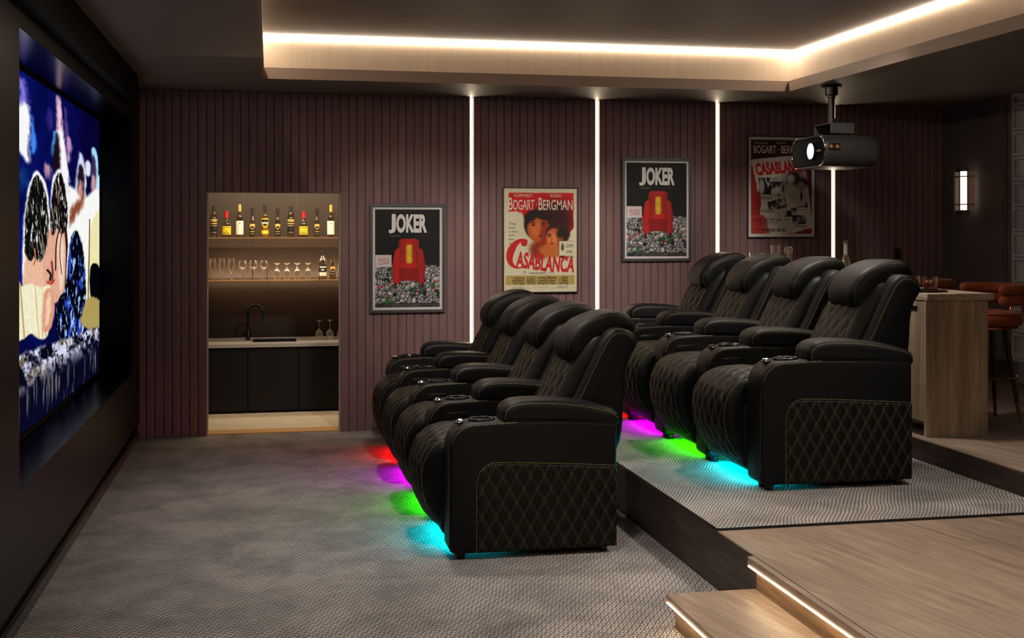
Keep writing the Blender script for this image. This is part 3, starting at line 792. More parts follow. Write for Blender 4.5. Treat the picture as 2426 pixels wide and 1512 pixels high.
poster('framed_poster', 'black and red film poster in grey frame, right of the bar niche', .788, 1.399, .943, 1.820, .024, M['frame'], .020, M['mat'], film_fn, joker_txt)
poster('framed_poster', 'black and red film poster in grey frame, above the back row', 2.890, 3.502, 1.347, 2.217, .024, M['frame'], .018, M['mat'], film_fn, joker_txt)

def cream_fn(u, v):
    asp = 1.37; c = np.zeros(u.shape+(3,)); base = np.array(srgb_f(214,205,172))
    c += base; n = fbm(u, v*asp, 9, 41); f2 = fbm(u, v*asp, 40, 42)
    V = 1-v; w = (n-.5)
    red = (V < .985)*1.0
    edge = .05+.03*w
    body = sst(.0,.012, u-(.055+.02*w))*sst(.0,.012,(.965+.02*w)-u)*sst(0,.012,V-(.035+.01*w))
    low = np.where(u < .24, .235, .235+(u-.24)*1.55); low = np.minimum(low, .62); low = np.where(u > .82, .50-(u-.82)*.8, low)
    body = body*sst(0,.015, low+.05*w-V)
    for k in range(3): c[...,k] = c[...,k]*(1-body)+(.80,.06,.03)[k]*body
    E = lambda cu, cv, ru, rv, **k: ell(u, V*asp, cu, cv*asp, ru, rv*asp, **k)
    paint(c, E(.70,.30,.26,.17,soft=.6)*body, (.20,.02,.01))
    # plain warm-toned blocks of colour: two generic heads
    paint(c, E(.48,.60,.13,.09,soft=.4,rot=.5), (.55,.18,.06)); paint(c, E(.66,.60,.18,.07,soft=.3), (.78,.42,.16))
    paint(c, E(.45,.35,.175,.145,soft=.1,wob=w*.15), (.10,.05,.04)); paint(c, E(.47,.395,.155,.125,soft=.12), (.72,.30,.12)); paint(c, E(.44,.39,.09,.09,soft=.5)*.7, (.88,.48,.22))
    paint(c, E(.40,.355,.025,.008,soft=.5)+E(.53,.355,.022,.008,soft=.5), (.15,.05,.03)); paint(c, E(.50,.46,.035,.008,soft=.5), (.45,.10,.06))
    paint(c, E(.74,.44,.17,.105,soft=.1,wob=w*.2), (.20,.07,.05)); paint(c, E(.69,.48,.125,.095,soft=.12), (.80,.38,.16)); paint(c, E(.67,.49,.07,.06,soft=.5)*.7, (.93,.58,.30))
    paint(c, E(.63,.462,.022,.007,soft=.5)+E(.74,.462,.022,.007,soft=.5), (.18,.06,.04)); paint(c, E(.66,.535,.03,.009,soft=.5), (.62,.10,.06))
    E2 = lambda cu, cv, ru, rv, rot, **k: ell(u, V*asp, cu, cv*asp, ru, rv*asp, rot=rot, **k)
    paint(c, E2(.555,.40,.05,.13,.1,soft=.6)*.55, (.45,.12,.05)); paint(c, E2(.505,.425,.012,.045,.15,soft=.6)*.7, (.50,.15,.06)); paint(c, E2(.40,.333,.035,.006,-.15,soft=.5)+E2(.535,.333,.03,.006,.15,soft=.5), (.10,.04,.03))
    paint(c, E2(.36,.27,.09,.05,-.5,soft=.4), (.09,.04,.03)); paint(c, E2(.52,.265,.10,.035,.25,soft=.4), (.12,.05,.04)); paint(c, E2(.765,.49,.035,.09,-.1,soft=.7)*.5, (.45,.14,.06))
    paint(c, E2(.655,.50,.010,.03,.1,soft=.6)*.7, (.60,.22,.10)); paint(c, E2(.62,.445,.03,.005,-.1,soft=.5)+E2(.74,.445,.03,.005,.15,soft=.5), (.14,.05,.04)); paint(c, E2(.80,.43,.07,.05,.7,soft=.5), (.16,.06,.05))
    # award box and name band
    bx = ((u > .755)&(u < .97)&(V > .51)&(V < .705)).astype(float); paint(c, bx, (.40,.36,.30)); bx = ((u > .76)&(u < .965)&(V > .514)&(V < .701)).astype(float); paint(c, bx, (.86,.82,.68))
    paint(c, E(.805,.575,.022,.032,soft=.2)+E(.805,.54,.012,.010,soft=.3), (.35,.32,.26)); paint(c, E(.805,.665,.05,.012,soft=.2), (.08,.08,.07))
    paint(c, ((u > .02)&(u < .975)&(V > .845)&(V < .938)).astype(float), (.70,.60,.32)); c *= (.97+.06*f2)[...,None]
    return np.clip(c, 0, 1)
def srgb_f(r, g, b): return (r/255, g/255, b/255)
cream_txt = [(M['inkcream'], [('HUMPHREY', .135, .385, .052, .083), ('INGRID', .635, .79, .052, .083), ('B', .060, .115, .088, .208, {'bold': .01}), ('OGART', .120, .415, .108, .208, {'bold': .008}), ('·', .438, .452, .150, .160, {'bold': .03}), ('B', .472, .527, .088, .208, {'bold': .01}), ('ERGMAN', .535, .945, .108, .208, {'bold': .008})]),
  (M['inkblack'], [('They', .065,.16,.328,.360), ('have', .06,.15,.368,.390), ('a date', .06,.185,.405,.427), ('with', .06,.145,.442,.464), ('fate', .06,.135,.480,.502), ('in', .06,.095,.518,.540),
     ('ACADEMY', .845,.96,.540,.573), ('AWARD', .855,.945,.598,.630), ('WINNER!', .845,.96,.652,.684), ('WARNER BROS.', .335,.58,.812,.832), ('RE-RELEASE', .60,.69,.819,.825),
     ('HENREID · RAINS · GREENSTREET · LORRE', .115,.88,.862,.930,{'bold':.006}), ('PAUL', .17,.215,.852,.859), ('CLAUDE', .335,.42,.852,.859), ('SYDNEY', .565,.645,.852,.859), ('PETER', .795,.86,.852,.859)]),
  (M['inkgrey'], [('HAL B. WALLIS', .115,.27,.945,.975), ('MICHAEL CURTIZ', .73,.88,.945,.972), ('PRODUCTION', .28,.35,.965,.972), ('DIRECTED BY', .65,.72,.965,.972), ('MUSIC BY MAX STEINER', .40,.60,.952,.957), ('A WARNER BROS.-FIRST NATIONAL PICTURE', .40,.60,.963,.967), ('W B', .262,.298,.798,.825,{'bold':.03})]),
  (M['inkred'], [('ASABLANCA', .165, .975, .605, .765, {'bold': .035, 'slant': .10, 'warp': lambda a: -.035*min(1,a*1.8)-.02*a})])]
poster('framed_poster', 'cream and red classic film poster in thin black frame, above the front row', 1.876, 2.511, 1.092, 1.963, .008, M['frameblack'], .004, M['cream'], cream_fn, cream_txt, 170, 230)
_p = [o for o in bpy.data.objects if o.get('label', '').startswith('cream and red')][0]
mb = MB(); Wp, Hp = .635-.024, .871-.024
def cres(a0, a1, n=40):
    v = []; f = []
    for k in range(n+1):
        q = k/n; a = a0+(a1-a0)*q; w_ = .018+.085*math.sin(PI*min(1,q*1.05))**1.2
        x, z = .215+.185*math.cos(a)+.03*math.sin(a), .145*math.sin(a)
        nx, nz_ = math.cos(a), math.sin(a)
        v += [((x-.5)*Wp, -.0150, (.368+z)*Hp+.012), ((x-nx*w_-.5)*Wp, -.0150, (.368+z-nz_*w_*.62)*Hp+.012)]
    for k in range(n): f.append((2*k, 2*k+1, 2*k+3, 2*k+2))
    mb.add(v, f)
cres(math.radians(62), math.radians(292))
n_ = 24; mb.add([((.275+.045*math.cos(2*PI*k/n_)-.5)*Wp, -.0151, (.468+.030*math.sin(2*PI*k/n_))*Hp+.012) for k in range(n_)], [tuple(range(n_))])
mb.build('lettering', M['inkred'], _p, smooth=False)

def collage_fn(u, v):
    asp = 1.45; c = np.zeros(u.shape+(3,)); V = 1-v; n = fbm(u, v*asp, 11, 51); w = n-.5; f2 = fbm(u, v*asp, 26, 52)
    c += np.array(srgb_f(206,196,182))
    def rc(u0, u1, v0, v1, col, rot=0, cu=None):
        uu, vv = u-(u0+u1)/2, (V-(v0+v1)/2)*asp; a = uu*math.cos(rot)+vv*math.sin(rot); b = -uu*math.sin(rot)+vv*math.cos(rot)
        m = ((np.abs(a) < (u1-u0)/2)&(np.abs(b) < (v1-v0)*asp/2)).astype(float)
        paint(c, m, col) if not callable(col) else col(m, a, b)
    top = (V < .212-(u-.0)*.07).astype(float); paint(c, top, (.26,.05,.05))
    left = (u < .045+.05*sst(.3,.5,V)+.06*sst(.5,.62,V)+.04*w)*(V > .28); left = left.astype(float)
    paint(c, left, (.62,.13,.12)); low = ((u < .22+.25*(V-.8)*2+.06*w)*(V > .80)*(V > .80+.1*(u-.0)*0)).astype(float)*(1-sst(.0,.6,u)); paint(c, np.clip(low*1.2,0,1), (.72,.22,.20))
    right = (u > .90+(V-.28)*.18).astype(float)*(V > .18); paint(c, right, (.40,.07,.07))
    br = ((V > 1.10-.16*u+.03*w)&(u > .62)).astype(float); paint(c, br, (.52,.14,.12))
    def photo(seed):
        def g(m, a, b):
            ph = fbm(u*1.0, v*asp, 13, seed, 3); ph = sst(.32,.66,ph)
            for k, t_ in enumerate((.80,.77,.70)): c[...,k] = c[...,k]*(1-m)+m*(.10+ph*t_*.8)
        return g
    rc(.12,.33,.405,.585,(.08,.07,.07)); rc(.33,.56,.445,.60,photo(61)); rc(.28,.58,.635,.74,photo(62),-.25); rc(.535,.76,.725,.82,photo(63),-.05); rc(.68,.90,.80,.90,photo(64),-.04); rc(.74,.93,.645,.72,photo(65),-.05)
    paint(c, ell(u,V*asp,.17,.50*asp,.05,.09*asp,.3), (.62,.6,.55))
    E = lambda cu, cv, ru, rv, **k: ell(u, V*asp, cu, cv*asp, ru, rv*asp, **k)
    # generic grey drawing: two heads and a coat
    paint(c, E(.70,.42,.20,.10,soft=.8)*.6, (.25,.23,.22)); paint(c, E(.70,.40,.10,.07,soft=.3), (.16,.15,.14)); paint(c, E(.66,.415,.06,.05,soft=.3), (.70,.66,.60)); paint(c, E(.64,.55,.11,.08,soft=.3), (.74,.71,.66))
    paint(c, E(.84,.45,.11,.05,soft=.3), (.22,.2,.19)); paint(c, E(.82,.50,.075,.055,soft=.25), (.60,.56,.5)); paint(c, E(.80,.62,.16,.08,soft=.3), (.68,.65,.6)); paint(c, E(.83,.60,.018,.05,soft=.3), (.12,.11,.1))
    rc(.16,.34,.60,.635,(.62,.59,.54)); rc(.14,.38,.745,.775,(.62,.59,.54)); rc(.34,.45,.40,.44,(.62,.59,.54)); rc(.80,.93,.735,.75,(.6,.57,.52)); rc(.54,.65,.84,.855,(.6,.57,.52)); rc(.70,.92,.91,.93,(.6,.57,.52))
    c *= (.94+.12*f2)[...,None]; return np.clip(c, 0, 1)
coll_txt = [(M['inkcream'], [('Humphrey', .06,.27,.020,.052,{'slant':.4}), ('Ingrid', .42,.56,.020,.048,{'slant':.4}), ('BOGART · BERGMAN', .04,.92,.060,.145,{'bold':.02}), ('V', .225,.335,.41,.50)]),
  (M['inkred'], [('CASABLANCA', .075,.90,.225,.360,{'bold':.05,'rot':.085,'slant':-.1})]),
  (M['inkblack'], [('RAINS · VEIDT · GREENSTREET · LORRE', .025,.49,.838,.862,{'bold':.01}), ('A HAL B. WALLIS PRODUCTION', .07,.45,.872,.888,{'bold':.01}), ('Directed by MICHAEL CURTIZ', .13,.39,.897,.908), ('WARNER BROS.', .165,.57,.942,.978,{'bold':.02}), ('Presented', .03,.14,.945,.957,{'slant':.3}), ('by', .075,.105,.962,.974,{'slant':.3})])]
poster('framed_poster', 'red and grey collage film poster in black frame, left of the projector', 4.007, 4.631, 1.545, 2.418, .007, M['frameblack'], .026, M['mat'], collage_fn, coll_txt, 160, 230)

# ------------------------------------------------------------------ bar niche
t0y = YB+.13
struct('floor.003', MB().box(-.9, 1.2, YB+.13+.05, 11.7, -.08, 0), M['stone'], smooth=False)
struct('trim_14', MB().box(NX0-.01, NX1+.02, YB-.01, YB+.18, -.05, .006), M['sill'], smooth=False)
struct('wall_niche', MB().box(-.95, 1.2, 11.6, 11.7, 0, 2.3).box(-.72, -.60, t0y, 11.6, 0, 2.3).box(1.0, 1.1, t0y, 11.6, 0, 2.3), M['nichewall'], smooth=False)
struct('ceiling.002', MB().box(-.9, 1.2, t0y, 11.7, 2.2, 2.3), M['nichewall'], smooth=False)
YF = 10.76
xs = [-.598, -.185, .256, .70]
labs = ['matt black base cabinet at the left end under the bar counter', 'matt black base cabinet under the sink, middle of three', 'matt black base cabinet right of the sink cabinet']
for i in range(3):
    x0, x1 = xs[i], xs[i+1]
    t = thing('base_cabinet', labs[i], 'cabinet', ((x0+x1)/2, YF, 0), group='black base cabinets in the bar niche')
    h = (x1-x0)/2
    MB().box(-h+.001, h-.001, .02, .6, .06, .578).box(-h+.001, h-.001, .06, .55, 0, .06).build('body', M['cabinet'], t, smooth=False)
    MB().box(-h+.003, h-.003, 0, .019, .02, .565).build('door', M['cabinet'], t, smooth=False, bevel=.0015)
t = MB(); cz0, cz1 = .579, .609
sx0, sx1, sy0, sy1 = -.15, .24, 10.93, 11.3
t.box(-.598, sx0, YF-.01, 11.42, cz0, cz1).box(sx1, .72, YF-.01, 11.42, cz0, cz1).box(sx0, sx1, YF-.01, sy0, cz0, cz1).box(sx0, sx1, sy1, 11.42, cz0, cz1)
tag(t.build('worktop', M['counter'], smooth=False), 'pale grey worktop running over the black base cabinets', 'worktop')
t = thing('sink', 'dark rectangular undermount sink let into the worktop', 'sink', ((sx0+sx1)/2, 11.11, cz0-.002))
h = (sx1-sx0)/2-.002; g = .183
MB().box(-h, h, -g, g, -.0008, 0).box(-h, -h+.004, -g, g, 0, .026).box(h-.004, h, -g, g, 0, .026).box(-h, h, -g, -g+.004, 0, .026).box(-h, h, g-.004, g, 0, .026).build('basin', M['darkmetal'], t, smooth=False)
MB().lathe([(.025,0),(.025,.004),(.012,.006)], 16).build('drain', M['chrome'], t)
t = thing('faucet', 'dark metal swan neck faucet beside the sink', 'faucet', (-.19, 11.17, cz1))
MB().lathe([(.028,0),(.028,.006),(.019,.012),(.019,.075),(.015,.08),(.015,.1)], 20).build('base', M['darkmetal'], t)
pts = [(0,0,.09),(0,0,.16),(0,0,.24)]+[(.066-.066*math.cos(a), -.05*(1-math.cos(a))*.4, .25+.066*math.sin(a)) for a in np.linspace(0,PI*.97,12)]+[(.134,-.042,.215),(.134,-.042,.19)]
MB().tube(pts, .011, 12).build('spout', M['darkmetal'], t)
MB().tube([(-.015,-.01,.05),(-.05,-.03,.055)], .012, 10).tube([(-.042,-.025,.05),(-.045,-.027,.13)], .0045, 8).build('lever', M['darkmetal'], t)

def shelf(z, posts, nm, top):
    t = thing('bar_shelf', nm, 'shelf', (0, 11.0, z-.012), group='shelves in the bar niche')
    MB().box(-.598, .998, -.22, .42, 0, .012).build('board', M['shelf'], t, smooth=False)
    m_ = MB()
    for x in posts: MB().box(x-.003, x+.003, -.215, -.195, .012, top-z+.012).build('divider', M['shelfdark'], t, smooth=False)
    return t
shelf(1.547, [-.218,.238], 'upper bronze shelf holding the row of liquor bottles', 1.93)
shelf(1.163, [-.144,-.019,.437], 'lower bronze shelf holding the glasses', 1.535)
tag(MB().box(-.58, .98, 10.80, 10.815, 2.189, 2.195).build('shelf_light_strip', M['ledshelf'], smooth=False), 'warm light strip under the top of the bar niche, over the liquor bottles', 'light strip')
tag(MB().box(-.58, .98, 11.46, 11.475, 1.138, 1.148).build('shelf_light_strip', M['ledshelf'], smooth=False), 'warm light strip along the back of the lower bar shelf', 'light strip')
tag(MB().box(-.55, .95, 9.95, 9.97, 2.192, 2.198).build('shelf_light_strip', M['ledshelf'], smooth=False), 'warm light strip in the niche ceiling just behind the opening', 'light strip')

def label_patch(mb, r, z0, z1, a=75, n=14, shape=None):
    v = []; f = []
    rows = 8
    for j in range(rows+1):
        zz = j/rows; wd = shape(zz) if shape else 1
        for k in range(n+1):
            an = -PI/2+math.radians(a)*wd*(2*k/n-1); v.append((r*math.cos(an), r*math.sin(an), z0+(z1-z0)*zz))
    for j in range(rows):
        for k in range(n): i = j*(n+1)+k; f.append((i, i+1, i+n+2, i+n+1))
    mb.add(v, f)
def make_bottle(kind, label, loc):
    H_ = dict(A=.278, B=.232, C=.292, D=.258, E=.288, F=.272)[kind]
    t = thing('liquor_bottle', label, 'bottle', loc)
    R = dict(A=.031, B=.039, C=.033, D=.026, E=.033, F=.036)[kind]
    sh = dict(A=.75, B=.50, C=.62, D=.52, E=.66, F=.62)[kind]; nk = dict(A=.86, B=.68, C=.80, D=.80, E=.84, F=.80)[kind]
    cap0 = dict(A=.83, B=.74, C=.79, D=.84, E=.80, F=.81)[kind]
    wob = [(R*.9,0),(R,.006),(R,H_*sh*.5),(R,H_*sh)] if kind != 'D' else [(R*.85,0),(R*.98,.006),(R*.86,H_*.25),(R*.95,H_*.42),(R,H_*.5)]
    prof = wob+[(R*.93,H_*(sh+.03)),(R*.72,H_*(sh+(nk-sh)*.5)),(R*.45,H_*(sh+(nk-sh)*.75)),(.012,H_*nk),(.0115,H_*(cap0+.01) if cap0 > nk else H_*(nk+.03))]
    MB().lathe(prof, 28).build('glass_body', M['bottle'], t)
    cm = {'A':'cap_black','B':'cap_red','C':'cap_gold','D':'cap_black','E':'cap_black','F':'cap_black'}[kind]
    MB().lathe([(.0165 if kind=='B' else .0145,H_*cap0),(.015 if kind=='B' else .0135,H_*.995),(.011,H_)], 20).build('cap', M[cm], t)
    e1, e2 = R+.0006, R+.0011
    L1 = MB(); L2 = MB(); L3 = MB()
    if kind == 'A':
        arch = lambda z: math.sqrt(max(0,1-max(0,(z-.86)/.14)**2))
        label_patch(L1, e1, H_*.24, H_*.68, 78, shape=arch); L4 = MB(); label_patch(L4, e1, H_*.10, H_*.21, 72); L4.build('lower_label', M['lab_black'], t, smooth=False)
        for a_, b_ in ((.50,.53),(.545,.575),(.42,.45),(.36,.375)): label_patch(L2, e2, H_*a_, H_*b_, 66)
        label_patch(L2, e2, H_*.62, H_*.63, 30); label_patch(L2, e2, H_*.145, H_*.155, 50)
        L1.build('label', M['lab_black'], t, smooth=False); L2.build('lettering', M['lab_gold'], t, smooth=False)
    elif kind == 'B':
        label_patch(L1, e1, H_*.10, H_*.42, 80); label_patch(L2, e2, H_*.14, H_*.17, 40); label_patch(L2, e2, H_*.36, H_*.375, 50); label_patch(L2, e2, H_*.22, H_*.235, 18)
        L1.build('label', M['lab_yellow'], t, smooth=False); L2.build('lettering', M['lab_black'], t, smooth=False)
    elif kind == 'C':
        label_patch(L1, e1, H_*.08, H_*.50, 80); label_patch(L2, e2, H_*.33, H_*.338, 50); label_patch(L2, e2, H_*.26, H_*.266, 30); label_patch(L2, e2, H_*.40, H_*.43, 14)
        L1.build('label', M['lab_white'], t, smooth=False); L2.build('lettering', M['inkgrey'], t, smooth=False)
    elif kind == 'D':
        sd = lambda z: min(1, .15+1.6*z) if z < .6 else 1-.5*max(0,(z-.85)/.15)
        label_patch(L1, e1, H_*.08, H_*.25, 78); label_patch(L2, e1, H_*.27, H_*.46, 60, shape=sd); label_patch(L2, e2, H_*.19, H_*.21, 50); label_patch(L2, e2, H_*.12, H_*.13, 50); label_patch(L3, e2+.0005, H_*.30, H_*.38, 34, shape=sd)
        L1.build('label', M['lab_black'], t, smooth=False); L2.build('shield_label', M['lab_gold'], t, smooth=False); L3.build('lettering', M['lab_black'], t, smooth=False)
    elif kind == 'E':
        sd = lambda z: math.sin(min(1,.12+z*1.1)*PI/2)
        label_patch(L1, e1, H_*.30, H_*.57, 76, shape=sd); label_patch(L1, e1, H_*.10, H_*.21, 72); label_patch(L2, e2, H_*.34, H_*.55, 60, shape=sd); label_patch(L3, e2+.0005, H_*.42, H_*.46, 50)
        L1.build('label', M['lab_yellow'], t, smooth=False); L2.build('shield_label', M['lab_black'], t, smooth=False); L3.build('lettering', M['lab_white'], t, smooth=False)
    else:
        label_patch(L1, e1, H_*.26, H_*.54, 74, shape=lambda z: math.sqrt(max(0,1-max(0,(z-.7)/.3)**2))); label_patch(L2, e1, H_*.13, H_*.25, 74); label_patch(L3, e2, H_*.40, H_*.44, 55); label_patch(L3, e2, H_*.31, H_*.35, 22)
        L1.build('label', M['lab_black'], t, smooth=False); L2.build('lower_label', M['lab_white'], t, smooth=False); L3.build('lettering', M['lab_white'], t, smooth=False)
    if kind in 'E': MB().lathe([(R-.002,.004),(R-.002,H_*.6),(.004,H_*.62)], 20).build('liquor', M['liquidgold'], t)
    return t
U, Lw = 1.547, 1.163; yb_ = 10.93; GB = 'liquor bottles in the bar niche'
protos = {}
rows = [('A',-.481,U,'clear bottle with tall black label at the left end of the upper bar shelf'), ('B',-.372,U,'squat red-capped bottle with yellow label, second from left on the upper shelf'),
 ('C',-.258,U,'gold-capped bottle with tall white label, third from left on the upper shelf'), ('D',-.148,U,'slim black-capped bottle between the left white-labelled bottle and the gold shield bottle'),
 ('E',-.037,U,'tall golden liquor bottle with shield label, middle of the upper shelf'), ('D',.074,U,'slim black-capped bottle just right of the golden shield bottle'),
 ('A',.190,U,'clear bottle with tall black label, left of the right red-capped bottle'), ('B',.302,U,'squat red-capped bottle with yellow label on the right half of the upper shelf'),
 ('D',.422,U,'slim black-capped bottle between the right red-capped and right gold-capped bottles'), ('C',.545,U,'gold-capped bottle with tall white label at the right end of the upper shelf'),
 ('F',.471,Lw,'broad black-capped bottle with white lower label on the lower shelf'), ('D',.562,Lw,'slim black-capped bottle on the lower shelf by the niche edge'),
 ('C',.645,Lw,'white-labelled bottle on the lower shelf, half hidden by the niche edge')]
for k_, x, z, lb in rows:
    if k_ in protos: t = copy_thing(protos[k_], lb, (x, yb_, z))
    else: t = protos[k_] = make_bottle(k_, lb, (x, yb_, z))
    t['group'] = GB
def make_glass(kind, label, loc, group):
    t = thing('wine_glass', label, 'glass', loc, group=group)
    if kind == 'flute': H_ = .196; pr = [(.030,0),(.030,.003),(.006,.012),(.0035,.03),(.0035,.06),(.010,.07),(.022,.10),(.0265,.14),(.026,.165),(.022,.196)]
    elif kind == 'globe': H_ = .18; pr = [(.033,0),(.033,.003),(.006,.012),(.0035,.03),(.0035,.082),(.012,.09),(.030,.108),(.037,.130),(.035,.152),(.027,.176)]
    elif kind == 'inv': pr = [(.019,0),(.027,.02),(.032,.05),(.031,.07),(.024,.092),(.010,.103),(.006,.112),(.009,.122),(.006,.135),(.026,.149),(.028,.152)]
    else: pr = [(.020,0),(.030,.02),(.036,.045),(.032,.068),(.014,.09),(.004,.10),(.004,.165),(.008,.172),(.028,.178),(.029,.182)]
    inner = [(max(.001,r-.0015), z) for r, z in pr]
    if kind in ('flute','globe'):
        cut = 5; MB().lathe(pr[:cut+1], 24, cap1=True).build('stem', M['glass'], t); MB().lathe(pr[cut:], 24, cap0=True, cap1=False).build('bowl', M['glass'], t)
    else:
        cut = 5; MB().lathe(pr[:cut+1], 24, cap0=False, cap1=True).build('bowl', M['glass'], t); MB().lathe(pr[cut:], 24).build('stem', M['glass'], t)
    return t
gy = 10.93
g0 = None
for i, x in enumerate((-.492,-.412,-.330)):
    lb = ['champagne flute at the left end of the lower bar shelf', 'champagne flute, middle of the three on the lower shelf', 'champagne flute next to the round wine glasses'][i]
    if i == 0: g0 = make_glass('flute', lb, (x, gy, Lw), 'champagne flutes on the lower shelf')
    else: copy_thing(g0, lb, (x, gy, Lw))
for i, x in enumerate((-.233,-.139,-.046)):
    lb = ['round-bowled wine glass beside the champagne flutes', 'round-bowled wine glass behind the left dark divider', 'round-bowled wine glass behind the second dark divider'][i]
    if i == 0: g0 = make_glass('globe', lb, (x, gy+.03, Lw), 'round wine glasses on the lower shelf')
    else: copy_thing(g0, lb, (x, gy+.03, Lw))
for i, x in enumerate((.068,.155,.246,.340)):
    lb = ['upturned goblet nearest the round wine glasses', 'second upturned goblet on the lower shelf, counted from the round glasses', 'third upturned goblet on the lower shelf, counted from the round glasses', 'upturned goblet nearest the lower-shelf bottles'][i]
    if i == 0: g0 = make_glass('inv', lb, (x, gy, Lw), 'upturned goblets on the lower shelf')
    else: copy_thing(g0, lb, (x, gy, Lw))
for i, x in enumerate((.445,.543,.640)):
    lb = ['upturned wine glass on the worktop, nearest the sink', 'upturned wine glass on the worktop, middle of three', 'upturned wine glass on the worktop, half cut by the niche edge'][i]
    if i == 0: g0 = make_glass('inv2', lb, (x, 11.05, cz1), 'upturned wine glasses on the worktop')
    else: copy_thing(g0, lb, (x, 11.05, cz1))

# ------------------------------------------------------------------ recliners
AW, SW = .200, .576
PITCH = AW+SW
arm_pr = rpoly([(-.035,.03,.035),(-.035,.66,.125),(.30,.672,.0),(.60,.665,.0),(.81,.650,.03),(.81,.03,.05)], 7)
pad_pr = catmull([(.252,.650),(.232,.70),(.245,.733),(.285,.757),(.36,.765),(.48,.762),(.62,.747),(.74,.722),(.805,.698),(.824,.664),(.815,.634),(.77,.622),(.60,.634),(.42,.643)], 5, True)
back_pr = catmull([(.44,.44),(.50,.55),(.57,.64),(.65,.76),(.715,.89),(.772,1.0),(.815,1.065),(.862,1.095),(.915,1.092),(.955,1.070),(.976,1.035),(.968,.995),(.938,.945),(.916,.86),(.905,.70),(.87,.48),(.70,.36),(.52,.36)], 5, True)
head_pr = catmull([(.690,.905),(.655,.915),(.634,.955),(.632,1.01),(.668,1.072),(.722,1.118),(.785,1.146),(.85,1.165),(.925,1.166),(.972,1.148),(.998,1.11),(.995,1.07),(.95,1.045),(.87,1.045),(.80,1.0),(.735,.93)], 5, True)
mid_pr = catmull([(.450,.46),(.468,.53),(.510,.62),(.565,.72),(.618,.82),(.665,.91),(.715,.99),(.78,1.05),(.86,1.03),(.84,.85),(.74,.60),(.62,.45)], 5, True)
seat_front = [(.52,.50),(.34,.535),(.16,.556),(.03,.554),(-.055,.528),(-.112,.468),(-.136,.385),(-.132,.29),(-.098,.195),(-.048,.128),(.0,.095)]
base_pr = rpoly([(-.045,.065,.05),(-.060,.46,.11),(.56,.50,.03),(.56,.010,.01),(.16,.010,.01),(.16,.065,.0)], 6)  # rear drops as an added skirt that keeps the light bar's glow in front
cush_pr = catmull(seat_front+[(.08,.14),(.2,.30),(.45,.38)], 5, True)
def stitch_path(pr, i0, i1, y, inset):
    """points that lie on the rounded rim of a prism"""
    P = np.array(pr); N = normals2(pr) if area(pr) > 0 else -normals2(pr)
    return [(P[i][0]-N[i][0]*inset, y, P[i][1]-N[i][1]*inset) for i in range(i0, i1)]
def rim(pr, b, y0, y1, side, frac=.62):
    """rim line at angle frac*90deg on either side, returns function(i0,i1)"""
    a = PI/2*frac; ins = b*(1-math.sin(a)); d = b*(1-math.cos(a)); y = y0+d if side < 0 else y1-d
    return lambda i0, i1: stitch_path(pr, i0, i1, y+(.0006*side), ins-.0008)
